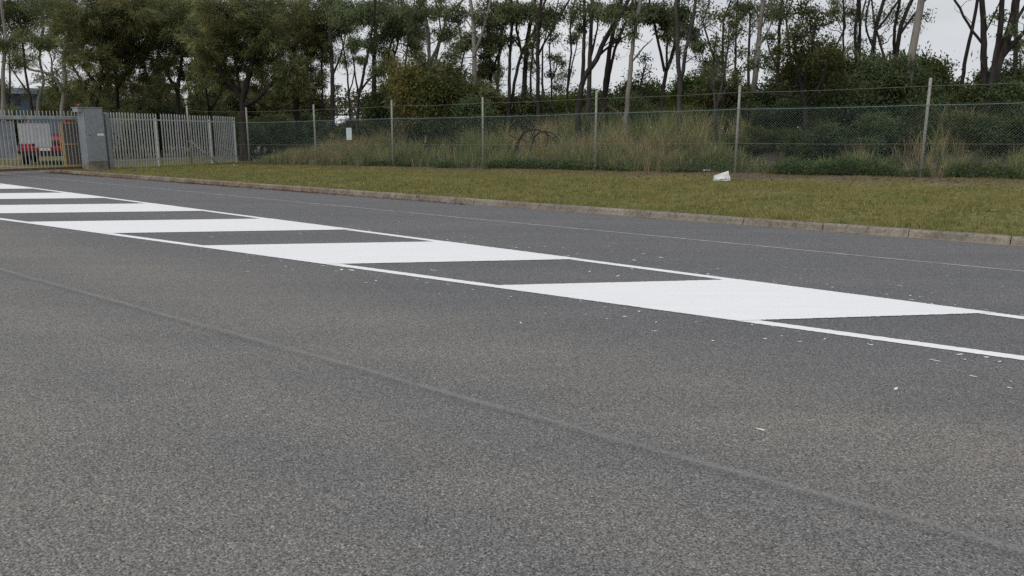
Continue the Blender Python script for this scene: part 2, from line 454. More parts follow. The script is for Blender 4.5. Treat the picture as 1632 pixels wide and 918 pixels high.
M['lawn_blade'] = m_leaf('lawn_blade', [(0, (.060, .076, .020)), (.4, (.098, .112, .030)), (.75, (.148, .140, .045)), (1, (.27, .215, .105))], .35, .6, .15, k=2.2, patch=True)
M['tall_blade'] = m_leaf('tall_grass_blade', [(0, (.055, .070, .024)), (.5, (.105, .122, .044)), (.85, (.165, .168, .075)), (1, (.24, .21, .11))], .35, .6, .15, k=2.1)
M['straw_blade'] = m_leaf('dry_grass_blade', [(0, (.125, .100, .046)), (.5, (.225, .180, .088)), (1, (.34, .285, .155))], .35, .6, .15, k=2.0)

# ------------------------------------------------------------------ ground, road, markings, kerb
def build_ground():
    ul = np.concatenate([[-420, -250, -150, -100, -80], np.arange(-62, 22.01, .35), [26, 32, 45, 70, 120, 250, 420]])
    wl = np.concatenate([[.14], np.arange(.3, 30, .3), [32, 35, 39, 45, 55, 75, 110, 180, 300, 450]])
    Ug, Wg = np.meshgrid(ul, wl, indexing='ij')
    Vg = Wg + kerb_v(Ug)
    X = UX * Ug - UY * Vg; Y = UY * Ug + UX * Vg
    Z = ground_z(X, Y)
    zone = np.zeros_like(Z)
    zone = np.where(Wg > 6.4, .42 + (Wg - 7.2) * .3, .0)
    fo = (X - F0[0]) * FN[0] + (Y - F0[1]) * FN[1]
    zone = np.clip(zone, 0, 1.0)
    zone = np.where(fo > .2, np.clip(1.0 + fo * .35, 1, 2), zone)
    zone = np.where(Wg < .34, .5, zone)
    zone = np.where(Ug < -33, np.clip((Wg - 8) * .1, 0, .9), zone)
    zone = np.where((Wg > 40), .2, zone)
    n, k = Ug.shape
    V = np.stack([X, Y, Z], -1).reshape(-1, 3)
    i = np.arange(n - 1)[:, None] * k + np.arange(k - 1)[None, :]
    F = np.stack([i, i + k, i + k + 1, i + 1], -1).reshape(-1, 4)
    # the rest of the sheet runs below the road, out to the horizon on the near side
    nu = len(ul); extra = []
    for wv in (.139, -.3, -60, -450):
        vv = wv + kerb_v(ul)
        zz = -.30 if wv > -50 else -.02
        extra.append(np.stack([UX * ul - UY * vv, UY * ul + UX * vv, np.full(nu, zz)], -1))
    base = len(V)
    V = np.concatenate([V] + extra); Fs = [F]
    a = np.arange(nu - 1)
    Fs.append(np.stack([a * k, base + a, base + a + 1, (a + 1) * k], -1)[:, ::-1])
    for r in range(3):
        p = base + r * nu; q = p + nu
        Fs.append(np.stack([q + a, q + a + 1, p + a + 1, p + a], -1))
    me = new_mesh('ground', V, np.concatenate(Fs), smooth=True)
    at = me.attributes.new('zone', 'FLOAT', 'POINT')
    at.data.foreach_set('value', np.concatenate([zone.reshape(-1), np.zeros(nu * 4)]).astype(np.float32))
    return tag(link('ground', me, M['ground']), kind='structure')
build_ground()

rm = MB()
us = list(range(-200, 101, 5))
for a, b in zip(us[:-1], us[1:]):
    rm.add([W(a, -45), W(b, -45), W(b, kerb_v(b) + .03), W(a, kerb_v(a) + .03)], [(0, 1, 2, 3)])
road = tag(rm.build('road', M['asphalt']), kind='structure')

def up_v(u): return 7.835 - .043 * u
def lo_v(u): return 6.470 + .067 * u
def jit(a): return (random.random() - .5) * a
def painted(name, quad, z=.004, step=.022, rough=.012):
    """quad = 4 plan points (u, v); its outline is subdivided and left a little ragged"""
    out = []
    for (a, b) in zip(quad, quad[1:] + quad[:1]):
        L = math.hypot(b[0] - a[0], b[1] - a[1]); n = max(2, int(L / step))
        nx, ny = -(b[1] - a[1]) / L, (b[0] - a[0]) / L
        for k in range(n):
            t = k / n; j = jit(rough) if k else 0
            out.append((a[0] + (b[0] - a[0]) * t + nx * j, a[1] + (b[1] - a[1]) * t + ny * j))
    mb = MB(); mb.add([W(u, v, z) for u, v in out], [list(range(len(out)))])
    return mb.build(name, M['paint'], road)
LW = .062
def strip(name, f, u0, u1, half, z, m, step=.024, rough=.010):
    n = int((u1 - u0) / step); mb = MB(); V = []
    for k in range(n + 1):
        u = u0 + (u1 - u0) * k / n
        V.append(W(u, f(u) - half + jit(rough), z)); V.append(W(u, f(u) + half + jit(rough), z))
    mb.add(V, [(2 * k, 2 * k + 2, 2 * k + 3, 2 * k + 1) for k in range(n)])
    return mb.build(name, m, road)
strip('edge_line', up_v, -34, 5, LW, .0045, M['paint'])
strip('edge_line', lo_v, -34, 5, LW, .0045, M['paint'])
for k in range(-6, 2):
    ul0 = -5.07 + 4.98 * k; ul1 = ul0 + 2.67
    def meet(u0):                                   # 45 degree line from the near edge line to the far one
        v0 = lo_v(u0); d = (up_v(u0) - v0) / (1 + .043); return (u0 + d, v0 + d)
    e = LW * .97
    def low(u0): return (u0 - e / (1 - .067), lo_v(u0) - e / (1 - .067))
    def high(u0): p = meet(u0); return (p[0] + e, p[1] + e)
    q = [low(ul0), low(ul1), high(ul1), high(ul0)]
    painted('painted_stripe', q, .0068)
strip('setting_out_line', lambda u: 10.50 - .016 * u + .012 * math.sin(u * .9), -34, 4, .017, .004, M['old_paint'], .1, .006)
tag(road, kind='structure')

def build_kerb():
    root = tag(empty('kerb', W(-16, kerb_v(-16), 0)), kind='structure')
    inv = Vector(root.location)
    js = [-70, -62, -54, -47, -41, -37, -34, -31, -28.6, -26.0, -23.2, -20.1, -17.6, -15.2, -12.7, -11.0, -8.9, -6.8, -5.05, -3.75, -2.5, -1.2, .15, 1.5, 3.9, 6.3, 8.7, 14, 22]
    prof = [(-.10, -.05), (-.10, .007), (-.012, .012), (-.004, .03), (.014, .085), (.037, .106), (.06, .112), (.15, .112), (.165, .10), (.165, -.05)]
    for a, b in zip(js[:-1], js[1:]):
        g = .006; mb = MB(); n = max(2, int((b - a) / .35)); V = []; F = []
        dz, dv = jit(.004), jit(.006)
        for k in range(n + 1):
            u = a + g + (b - a - 2 * g) * k / n
            for pv, pz in prof:
                p = W(u, kerb_v(u) + pv + dv + (jit(.006) if pz > .05 else 0), pz + dz * (pz > .02) + (jit(.005) if pz > .05 else 0))
                V.append((p[0] - inv.x, p[1] - inv.y, p[2]))
        m = len(prof)
        for k in range(n):
            for i in range(m - 1): F.append((k * m + i, (k + 1) * m + i, (k + 1) * m + i + 1, k * m + i + 1))
        F.append(list(range(m))); F.append([n * m + i for i in range(m - 1, -1, -1)])
        mb.add(V, F); ks = mb.build('kerb_stone', M['kerb'], root)
        rv = [max(0.0, min(1.0, (-10 - (a + (b - a) * (i // m) / n)) / 10)) * (1.0 if V[i][2] < .09 else .25) for i in range(len(V))]
        ks.data.attributes.new('rust', 'FLOAT', 'POINT').data.foreach_set('value', rv)
build_kerb()

# specks of spilt paint on the asphalt
def build_flecks():
    mb = MB()
    def fleck(u, v, r, el=1.0, ang=None):
        n = random.randint(5, 7); a0 = random.random() * 6.28 if ang is None else ang
        ca, sa = math.cos(a0), math.sin(a0); P = []
        for i in range(n):
            t = i / n * 2 * math.pi; rr = r * random.uniform(.5, 1.1)
            x, y = rr * el * math.cos(t), rr / el * math.sin(t)
            P.append(W(u + x * ca - y * sa, v + x * sa + y * ca, .0042))
        mb.add(P, [list(range(n))])
    for (x, y, r) in [(1212, 685, .022), (1428, 620, .020), (830, 515, .022), (1046, 514, .018), (1042, 528, .02), (1550, 600, .022), (1490, 575, .02), (1610, 619, .016), (583, 451, .02), (395, 433, .025), (985, 440, .03), (940, 433, .025), (1010, 415, .03), (1025, 405, .03), (545, 430, .04), (560, 431, .04), (690, 431, .04)]:
        p = gp(x, y); u, v = to_uv(p[0], p[1]); fleck(u, v, r, random.uniform(1.2, 2.2))
    for k in range(520):
        u = random.uniform(-14, 2.5)
        if random.random() < .5: v = (lo_v(u) - abs(random.gauss(0, .30)) - .07) if random.random() < .5 else up_v(u) + abs(random.gauss(0, .35)) + .07
        else: v = random.uniform(lo_v(u) - 1.0, up_v(u) + 2.4)
        fleck(u, v, abs(random.gauss(.004, .008)) + .004, random.uniform(1, 2.2))
    o = mb.build('paint_flecks', M['fleck']); tag(o, 'small white specks of spilt paint beside the striped markings', 'paint', kind='stuff')
build_flecks()

# ------------------------------------------------------------------ chain-link fence
def build_fence():
    pxs = [399, 505, 627, 770, 948, 1171, 1467]
    pts = [np.array([-13.42, 33.25])] + [fence_pt(fence_s_at_px(x)) for x in pxs]
    last = pts[-1]; pts += [last - FD * 4.6, last - FD * 9.2]
    o = pts[4]
    root = empty('chain_link_fence', (o[0], o[1], 0))
    tag(root, 'green chain-link fence with pale posts along the back of the grass verge', 'fence')
    def L(p, h=0.0): return (p[0] - o[0], p[1] - o[1], gz(p[0], p[1]) + h)
    tilts = [(-.02, 0), (0, 0), (0, 0), (0.01, 0), (0, .01), (0, 0), (.01, 0), (.012, 0), (0, 0), (0, 0)]
    for p, (tx, ty) in zip(pts, tilts):
        mb = MB(); b = L(p)
        h = 2.45 + random.uniform(-.02, .03)
        mb.tube([(b[0], b[1], b[2] - .2), (b[0] + tx, b[1] + ty, b[2] + h - .015), (b[0] + tx, b[1] + ty, b[2] + h)], [.037, .037, .026], 8)
        mb.build('post', M['post'], root, True)
    # stay of the corner post
    a = pts[0]; d = (pts[1] - pts[0]); d = d / np.linalg.norm(d)
    mb = MB(); q = a + d * 1.25; e0 = L(a, 1.02); e1 = L(q, .0)
    mb.tube([e0, (e1[0], e1[1] - .05, e1[2])], .022, 6); mb.build('stay', M['post'], root, True)
    # strands: barbed top strand, mesh top, middle strand
    def strand(name, h, r, m, sag=.02, barbs=False, off=-.045):
        mb = MB(); P = []
        for (p, q) in zip(pts[:-1], pts[1:]):
            for k in range(8):
                t = k / 8; c = p + (q - p) * t + FN * off
                za = gz(*p) * (1 - t) + gz(*q) * t
                P.append((c[0] - o[0], c[1] - o[1], za + h - sag * 4 * t * (1 - t) + jit(.006)))
        c = pts[-1] + FN * off; P.append((c[0] - o[0], c[1] - o[1], gz(*pts[-1]) + h))
        mb.tube(P, r, 4)
        if barbs:
            for a, b in zip(P[:-1], P[1:]):
                for t in (.1, .35, .6, .85):
                    c = [a[i] + (b[i] - a[i]) * t for i in range(3)]
                    mb.tube([(c[0] + jit(.03), c[1] + jit(.03), c[2] - .02), (c[0] + jit(.03), c[1] + jit(.03), c[2] + .02)], .002, 3, False)
        mb.build(name, m, root)
    strand('barbed_strand', 2.25, .0045, M['wire'], .02, True)
    strand('top_wire', 1.79, .0065, M['wire_green'], .015)
    strand('middle_wire', .84, .0045, M['wire'], .012)
    # woven mesh
    V = []; F = []
    pitch = .0707; h0, h1 = .06, 1.83; r = .00135
    for (p, q) in zip(pts[:-1], pts[1:]):
        L_ = np.linalg.norm(q - p); dd = (q - p) / L_
        za, zb = gz(*p), gz(*q); n = int(L_ / pitch); hh = h1 - h0
        for sgn in (1, -1):
            for k in range(-int(hh / pitch) - 1, n + int(hh / pitch) + 2):
                s0 = k * pitch; s1 = s0 + hh * sgn
                ta, tb = 0.0, 1.0
                lo, hi = min(s0, s1), max(s0, s1)
                if hi <= 0 or lo >= L_: continue
                # clip the strand to its bay
                if s0 < 0: ta = (0 - s0) / (s1 - s0)
                if s0 > L_: ta = (L_ - s0) / (s1 - s0)
                if s1 < 0: tb = (0 - s0) / (s1 - s0)
                if s1 > L_: tb = (L_ - s0) / (s1 - s0)
                E = []
                bulge = .008 * sgn
                for t in (ta, tb):
                    s = s0 + (s1 - s0) * t; c = p + dd * s + FN * (-.048 + bulge * .3)
                    E.append(np.array([c[0] - o[0], c[1] - o[1], za + (zb - za) * s / L_ + h0 + hh * t + jit(.012)]))
                b = len(V); ax = np.array([dd[0], dd[1], 0]); 
                per = np.cross((E[1] - E[0]), np.array([FN[0], FN[1], 0])); per = per / (np.linalg.norm(per) + 1e-9)
                nn = np.array([FN[0], FN[1], 0])
                for e in E:
                    for th in (0, 2.094, 4.189): V.append(e + r * 1.15 * (per * math.cos(th) + nn * math.sin(th)))
                F += [(b, b + 1, b + 4, b + 3), (b + 1, b + 2, b + 5, b + 4), (b + 2, b, b + 3, b + 5)]
    me = new_mesh('wire_mesh', np.array(V), np.array(F))
    tag(link('wire_mesh', me, M['wire_green'], root), kind='stuff')
    return pts
FPTS = build_fence()

# pale sign wired to the fence
def build_sign():
    s = fence_s_at_px(561); c = fence_pt(s, -.075); z = atd(560, 223, c[1])[2]
    r = empty('fence_sign', (c[0], c[1], z), math.atan2(FD[1], FD[0]))
    tag(r, 'small upright pale blank sign wired to the chain-link fence', 'sign')
    mb = MB(); mb.box(-.15, .15, -.003, .003, 0, .47, 0); mb.build('plate', M['sign'], r)
    for x in (-.11, .11):
        for zz in (.05, .42):
            b = MB(); b.tube([(x, -.012, zz), (x, .02, zz)], .008, 6); b.build('wire_tie', M['wire'], r)
build_sign()

# ------------------------------------------------------------------ gate, cabinet, palisade
def pale_mesh(w, h, d=.016, z0=0.0, point=.07):
    """corrugated steel pale with a split pointed head"""
    mb = MB()
    prof = [(-w / 2, d), (-w / 2 + w * .16, 0), (-w * .12, 0), (0, d * .8), (w * .12, 0), (w / 2 - w * .16, 0), (w / 2, d)]
    th = .004; n = len(prof); V = []
    for z in (z0, z0 + h - point):
        V += [(x, y, z) for x, y in prof] + [(x, y + th, z) for x, y in prof]
    tipx = [w * k for k in (-.20, -.16, -.08, 0, .08, .16, .20)]
    V += [(tx, y, z0 + h) for tx, (x, y) in zip(tipx, prof)] + [(tx, y + th, z0 + h) for tx, (x, y) in zip(tipx, prof)]
    F = []
    for r in range(2):
        a = r * 2 * n; b = a + 2 * n
        for i in range(n - 1):
            F.append((a + i, a + i + 1, b + i + 1, b + i)); F.append((a + n + i + 1, a + n + i, b + n + i, b + n + i + 1))
        F.append((a, b, b + n, a + n)); F.append((a + n - 1, a + 2 * n - 1, b + 2 * n - 1, b + n - 1))
    t = 4 * n; F.append([t + i for i in range(n)] + [t + n + i for i in range(n - 1, -1, -1)])
    mb.add(V, F); return mb.mesh('pale')

def build_gate():
    u0, v1 = -30.6, 13.40
    r = empty('sliding_gate', W(u0, v1, 0), RA)       # local x = +u (towards the viewer), y = +v
    tag(r, 'grey steel sliding gate with white, grey and yellow-framed panels hung on it', 'gate')
    y0 = -5.2
    mb = MB(); mb.box(-.05, .05, y0, .0, 1.885, 2.02, .012); mb.box(.0505, .075, y0, -.01, 1.90, 1.945); mb.build('top_rail', M['rail'], r)
    mb = MB(); mb.box(-.05, .05, y0, .0, .13, .215, .01); mb.build('bottom_rail', M['rust'], r)
    mb = MB(); mb.box(-.045, .045, -.075, -.002, .216, 1.884); mb.build('end_stile', M['rail'], r)
    pm = None
    for k in range(int(5.1 / .121)):
        y = -.13 - k * .121
        if pm is None:
            b = MB(); b.box(-.010, .010, -.0125, .0125, .216, 1.884); b.box(-.010, .010, -.0125, .0125, 2.021, 2.20, .006)
            pm = b.mesh('pale')
        o = link('pale', pm, M['pale'], r); o.location = (.0, y + jit(.012), jit(.01)); o.rotation_euler = (jit(.012), 0, 0)
    def board(name, ya, yb, za, zb, m, x=-.045, label=None):
        b = MB(); b.box(x - .012, x, ya, yb, za, zb); o = b.build(name, m, r)
        if label: o['label'] = label
        return o
    board('panel', -2.06, -1.58, 1.06, 1.76, M['white_board'], -.045, 'white board, shorter')
    board('panel', -1.575, -1.02, .93, 1.76, M['white_board'], -.047, 'white board, deeper')
    board('panel', -3.6, -2.16, .58, 1.83, M['grey_board'], -.047, 'grey sheet panel')
    # yellow framed screen at the cabinet end
    fr = MB()
    ya, yb, za, zb = -.66, -.03, .24, 1.80; x0, x1 = -.075, -.035
    fr.box(x0, x1, ya, ya + .045, za, zb); fr.box(x0, x1, ya + .0455, yb, zb - .045, zb); fr.box(x0, x1, ya + .0455, yb, za, za + .05); fr.box(x0, x1, ya + .0455, yb, 1.0, 1.045)
    f = fr.build('screen_frame', M['yellow'], r)
    b = MB(); b.box(x0 + .01, x0 + .016, ya + .046, yb, za + .051, .999); b.box(x0 + .01, x0 + .016, ya + .046, yb, 1.046, zb - .046); b.build('screen', M['brown_mesh'], f)
    for y in (-.02, -4.6):
        b = MB(); 
        b.tube([(-.03, y, .10), (.03, y, .10)], .09, 14); b.box(-.045, .045, y - .10, y + .10, .10, .131); b.build('roller', M['black_iron'], r)
build_gate()

def build_cabinet():
    r = empty('gate_cabinet', W(-29.66, 13.38, .06), RA)
    tag(r, 'tall galvanised gate motor cabinet on a stained concrete plinth', 'cabinet')
    b = MB(); b.box(-.26, .25, -.35, .36, -.15, .33, .02); b.build('plinth', M['plinth'], r)
    b = MB(); b.box(-.25, .235, -.34, .33, .331, 2.24, .012); b.build('housing', M['cabinet'], r)
    b = MB(); b.box(.2352, .262, -.285, .325, .36, 2.215, .008); d = b.build('door', M['cabinet'], r)
    b = MB(); b.box(-.27, .27, -.52, .345, 2.2405, 2.265); b.build('cap', M['galv'], r)
    b = MB(); b.box(-.2, .2, -.50, -.342, 2.10, 2.2403); b.build('guide_bracket', M['galv'], r)
    b = MB(); b.tube([(.262, -.20, 1.30), (.285, -.20, 1.30)], .018, 8); b.build('lock', M['black_iron'], d)
    b = MB(); b.box(.2622, .2655, .06, .29, 1.27, 1.345); b.build('sticker', M['label'], d)
    b = MB(); b.tube([(.0, -.36, 2.2655), (0, -.36, 2.285)], .06, 10); bb = b.build('beacon', M['plastic'], r)
    b = MB(); b.tube([(0, -.36, 2.2855), (0, -.36, 2.34), (0, -.36, 2.375)], [.052, .05, .028], 12); b.build('lens', M['beacon'], bb, True)
build_cabinet()

def build_palisade():
    K = [np.array(p) for p in ((-14.80, 29.30), (-14.10, 31.90), (-13.07, 34.85), (-12.73, 36.90))]
    A = K[0]
    r = empty('palisade_fence', (A[0], A[1], .06))
    tag(r, 'grey steel palisade fence running from the cabinet back behind the wire fence', 'fence')
    def zl(p): return gz(p[0], p[1]) - .06
    def part(name, m, mb, p, ang, z=0.0):
        o = mb.build(name, m, r); o.location = (p[0] - A[0], p[1] - A[1], z); o.rotation_euler = (0, 0, ang); return o
    a0 = math.atan2(K[1][1] - A[1], K[1][0] - A[0])
    # local x runs along a bay, local -y faces the road
    b = MB(); b.box(-.10, .085, -.05, .13, -.15, 2.07, .01); b.box(-.03, .03, -.035, .11, 2.0705, 2.10); part('gate_post', M['galv'], b, A, a0)
    b = MB(); b.box(-.235, -.16, -.02, .06, -.15, 1.98, .008); part('guide_post', M['galv'], b, A, a0)
    pm = pale_mesh(.068, 2.02, .014)
    for si, (P, Q) in enumerate(zip(K[:-1], K[1:])):
        L = np.linalg.norm(Q - P); d = (Q - P) / L; ang = math.atan2(d[1], d[0])
        b = MB(); b.box(-.03, .03, .046, .13, -.2, 1.90); part('post', M['pale'], b, Q, ang, zl(Q))
        for za in (.28, 1.80):
            b = MB(); x0 = .09 if si == 0 else .0
            b.add([(x, y, zz + za + dz) for x, zz in ((x0, zl(P)), (L - .004, zl(Q))) for y in (.012, .044) for dz in (0, .05)],
                  [(0, 1, 3, 2), (4, 6, 7, 5), (0, 4, 5, 1), (2, 3, 7, 6), (1, 5, 7, 3), (0, 2, 6, 4)]); part('rail', M['pale'], b, P, ang)
        n = int((L - (.10 if si == 0 else 0)) / .15)
        for k in range(n):
            x = L - .075 - (n - 1 - k) * .15; p = P + d * x
            o = link('pale', pm, M['pale'], r); q = p + np.array([d[1], -d[0]]) * .008
            o.location = (q[0] - A[0] + jit(.006), q[1] - A[1], zl(p) + .05 + jit(.012)); o.rotation_euler = (0, jit(.012), ang)
    # bracing and sheet on the far side
    b = MB(); b.box(.12, 1.05, .30, .312, 1.0, 1.86); part('backing_sheet', M['grey_board'], b, A, a0)
    for (x0, z0, x1, z1) in ((.1, 1.72, 1.7, .25), (.12, .45, .75, 1.05)):
        b = MB(); b.tube([(x0, .2, z0), (x1, .2, z1)], .022, 6); part('brace', M['black_iron'] if z0 > 1 else M['galv'], b, A, a0)
build_palisade()

# ------------------------------------------------------------------ red car beyond the gate
def build_car():
    px, py = -20.30, 35.05
    r = empty('parked_car', (px, py, gz(px, py)), math.radians(-65))
    r.scale = (1.12, 1.12, 1.12)
    tag(r, 'red four-wheel-drive parked on the grass behind the gate', 'car')
    def loft(secs, mat_, name, parent=r, smooth=True):
        """secs: list of (x, [(y, z)...]) half outlines from bottom centre to top centre"""
        b = MB(); V = []; m = None
        for x, half in secs:
            ring = [(x, y, z) for y, z in half] + [(x, -y, z) for y, z in reversed(half)]
            m = len(ring); V += ring
        F = []
        for s in range(len(secs) - 1):
            for i in range(m): F.append((s * m + i, s * m + (i + 1) % m, (s + 1) * m + (i + 1) % m, (s + 1) * m + i))
        F.append(list(range(m - 1, -1, -1))); F.append([(len(secs) - 1) * m + i for i in range(m)])
        b.add(V, F); return b.build(name, mat_, parent, smooth)
    def low(w, zb, zt): return [(w * .55, zb), (w * .93, zb + .04), (w, zb + .16), (w, zt - .14), (w * .96, zt - .03), (w * .80, zt)]
    body = loft([(-2.35, low(.70, .52, .95)), (-2.25, low(.80, .46, 1.0)), (-1.2, low(.84, .44, 1.04)), (.4, low(.84, .44, 1.06)), (1.15, low(.83, .46, 1.06)), (1.75, low(.81, .50, 1.02)), (1.98, low(.74, .56, .93))], M['red'], 'body')
    def cab(w, wt, z0, z1): return [(w, z0), (w * .99, z0 + .05), ((w + wt) / 2, (z0 + z1) / 2), (wt, z1 - .05), (wt * .9, z1 - .01), (wt * .5, z1)]
    loft([(-2.2, cab(.76, .66, 1.02, 1.58)), (-2.05, cab(.79, .68, 1.02, 1.70)), (-.2, cab(.79, .68, 1.04, 1.74)), (.15, cab(.78, .67, 1.04, 1.70)), (.75, cab(.76, .74, 1.04, 1.12))], M['red'], 'cabin')
    b = MB(); b.add([(.74, -.66, 1.11), (.74, .66, 1.11), (.215, .57, 1.66), (.215, -.57, 1.66)], [(0, 1, 2, 3)])
    o = b.build('windscreen', M['glass'], r); o.location = (.028, 0, .02)
    for s in (-1, 1):
        b = MB(); b.add([(.45, s * .79, 1.12), (-.75, s * .80, 1.12), (-.75, s * .715, 1.60), (.10, s * .71, 1.60)], [(0, 1, 2, 3)])
        b.build('side_window', M['glass'], r)
        b = MB(); b.add([(-.83, s * .80, 1.12), (-1.9, s * .80, 1.12), (-1.85, s * .715, 1.60), (-.83, s * .715, 1.60)], [(0, 1, 2, 3)])
        b.build('side_window', M['glass'], r)
        b = MB(); b.box(.30, .42, s * .93 - .08, s * .93 + .08, 1.10, 1.24, .03); b.build('mirror', M['plastic'], r)
        b = MB(); b.box(1.93, 1.985, s * .58 - .10, s * .58 + .10, .79, .90, .03); b.build('headlight', M['lamp'], r)
        for x in (1.22, -1.5):
            w = tag(empty('wheel', (x, s * .74, .37))); w.parent = r
            b = MB(); 
            b.tube([(0, -s * .12, 0), (0, -s * .10, 0), (0, s * .10, 0), (0, s * .12, 0)], [.31, .37, .37, .31], 22); b.build('tyre', M['tyre'], w, True)
            b = MB(); b.tube([(0, s * .10, 0), (0, s * .135, 0)], [.215, .19], 16); b.build('rim', M['rim'], w)
            b = MB(); 
            arc = [(x + .46 * math.cos(t), s * .845, .40 + .46 * math.sin(t)) for t in np.linspace(.05, math.pi - .05, 10)]
            b.tube(arc, .05, 6); b.build('wheel_arch', M['plastic'], r, True)
    b = MB(); b.box(1.90, 2.08, -.80, .80, .50, .70, .04); b.build('bumper', M['red'], r)
    b = MB(); b.box(1.86, 2.05, -.74, .74, .34, .498, .03); b.build('skid_panel', M['plastic'], r)
    b = MB(); b.box(1.96, 2.0, -.44, .44, .735, .91, .02); b.build('grille', M['plastic'], r)
    b = MB(); b.box(2.081, 2.088, -.19, .19, .54, .65); b.build('number_plate', M['plate'], r)
    for s in (-1, 1):
        b = MB(); b.tube([(.1, s * .6, 1.76), (-1.9, s * .6, 1.76)], .02, 6); b.build('roof_rail', M['plastic'], r)
build_car()

# ------------------------------------------------------------------ far buildings
def build_shed():
    Y = 78.0; a = atd(-160, 138, Y); b_ = atd(92, 138, Y)
    r = empty('blue_shed', (b_[0], Y, 0), .52); tag(r, 'long dark blue shed far behind the trees beyond the gate', 'building')
    w = (b_[0] - a[0]); top = a[2]
    m = MB(); m.box(-w + .2, -.2, .2, 9, -.3, top - .75); m.build('wall', M['shed'], r)
    m = MB(); m.add([(-w, -.3, top - .75), (0, -.3, top - .75), (0, 4.6, top), (-w, 4.6, top), (-w, 9.5, top - .75), (0, 9.5, top - .75)], [(0, 1, 2, 3), (3, 2, 5, 4), (0, 3, 4), (1, 5, 2)]); m.build('roof', M['shedroof'], r)
    for k in range(6):
        x = -w + 1.2 + k * (w - 2.4) / 5
        m = MB(); m.box(x - .55, x + .55, .12, .195, top - 1.75, top - 1.15); p = m.build('window', M['shedroof'], r)
        m = MB(); m.box(x - .48, x + .48, .10, .118, top - 1.69, top - 1.21); m.build('pane', M['pane'], p)
build_shed()
def build_house(px, ytop, Y, w, label):
    c = atd(px, ytop, Y); r = empty('distant_house', (c[0], Y, 0), .2); tag(r, label, 'house'); top = c[2]
    m = MB(); m.box(-w, w, 0, 6, -.3, top - 1.1); m.build('wall', M['housewall'], r)
    m = MB(); m.add([(-w - .4, -.4, top - 1.1), (w + .4, -.4, top - 1.1), (w + .4, 3, top), (-w - .4, 3, top), (-w - .4, 6.4, top - 1.1), (w + .4, 6.4, top - 1.1)], [(0, 1, 2, 3), (3, 2, 5, 4), (0, 3, 4), (1, 5, 2)]); m.build('roof', M['houseroof'], r)
    for x in (-w * .5, w * .5):
        m = MB(); m.box(x - .6, x + .6, -.05, -.002, .8, 1.9); p = m.build('window', M['houseroof'], r)
        m = MB(); m.box(x - .52, x + .52, -.07, -.052, .88, 1.82); m.build('pane', M['pane'], p)
build_house(546, 184, 92.0, 1.7, 'white-roofed house glimpsed low between the trunks left of the pale sign')
build_house(872, 160, 104.0, 1.8, 'white-roofed house glimpsed between the slender dark trunks')

# ------------------------------------------------------------------ trees
class Plant:
    def __init__(s, seed): s.r = np.random.default_rng(seed); s.WV = []; s.WF = []; s.nw = 0; s.LP = []; s.LD = []; s.LT = []
    def tube(s, P, R, n=5):
        V, F = tube_arrays(np.asarray(P, float), np.asarray(R, float), n)
        s.WV.append(V); s.WF.append(F + s.nw); s.nw += len(V)
    def curve(s, a, b, k=5, wig=.08, sag=0.0):
        a = np.asarray(a, float); b = np.asarray(b, float); L = np.linalg.norm(b - a)
        t = np.linspace(0, 1, k)[:, None]
        P = a + (b - a) * t
        off = s.r.normal(0, wig * L, (k, 3)); off[0] = 0; off[-1] = 0
        P = P + off * (np.sin(t * math.pi)) ; P[:, 2] += (-sag * L * np.sin(t[:, 0] * math.pi))
        return P
    def clump(s, c, R, src, r0, n, style='gum', flat=.75):
        """a bough from src to c that breaks into twigs carrying n leaves"""
        c = np.asarray(c, float); rr = s.r; tint0 = rr.uniform(.25, .75)
        P = s.curve(src, c, 6, .07, .06 if style == 'gum' else -.03)
        s.tube(P, np.linspace(r0, max(.006, r0 * .35), 6), 5)
        k = int(9 + 9 * R) if style != 'oak' else int(14 + 22 * R)
        per = max(3, n // k)
        for i in range(k):
            q0 = P[rr.integers(2, 6)] if rr.random() < .65 else P[-1]
            d = rr.normal(0, 1, 3); d /= np.linalg.norm(d) + 1e-9
            d[2] = d[2] * flat + .10
            q1 = c + d * R * rr.uniform(.45, 1.05)
            T = s.curve(q0, q1, 4, .10)
            s.tube(T, np.linspace(max(.005, r0 * .28), .003, 4), 3)
            m = max(2, int(per * rr.uniform(.45, 1.6)))
            t = rr.uniform(.30, 1.06, m) ** .8
            seg = np.minimum((t * 3).astype(int), 2); f = t * 3 - seg
            pos = T[seg] + (T[seg + 1] - T[seg]) * f[:, None]
            spread = (.10 * R + .055) if style != 'oak' else (.05 * R + .045)
            pos = pos + rr.normal(0, spread, (m, 3)) * np.array([1, 1, .75])
            if style == 'gum':
                D = rr.normal(0, .6, (m, 3)); D[:, 2] -= .85
            elif style == 'oak':
                D = rr.normal(0, .26, (m, 3)) + d * .75; D[:, 2] -= .30
            else:
                D = rr.normal(0, .8, (m, 3)) + d * .4; D[:, 2] += .05
            s.LP.append(pos); s.LD.append(D); s.LT.append(np.full(m, np.clip(tint0 + rr.normal(0, .20), 0, 1)))
    def wood(s): return np.concatenate(s.WV), np.concatenate(s.WF)
    def leaves(s, L, w):
        P = np.concatenate(s.LP); D = np.concatenate(s.LD); n = len(P); r = s.r
        D /= np.linalg.norm(D, axis=1)[:, None] + 1e-9
        Nn = r.normal(0, 1, (n, 3)); S = np.cross(D, Nn); S /= np.linalg.norm(S, axis=1)[:, None] + 1e-9
        ll = L * r.uniform(.65, 1.35, n)[:, None]; ww = w * r.uniform(.7, 1.3, n)[:, None]
        mid = P + D * ll * .42
        V = np.stack([P, mid + S * ww * .5, P + D * ll, mid - S * ww * .5], 1).reshape(-1, 3)
        F = np.arange(n * 4).reshape(-1, 4)
        return V, F, np.repeat(np.concatenate(s.LT), 4)

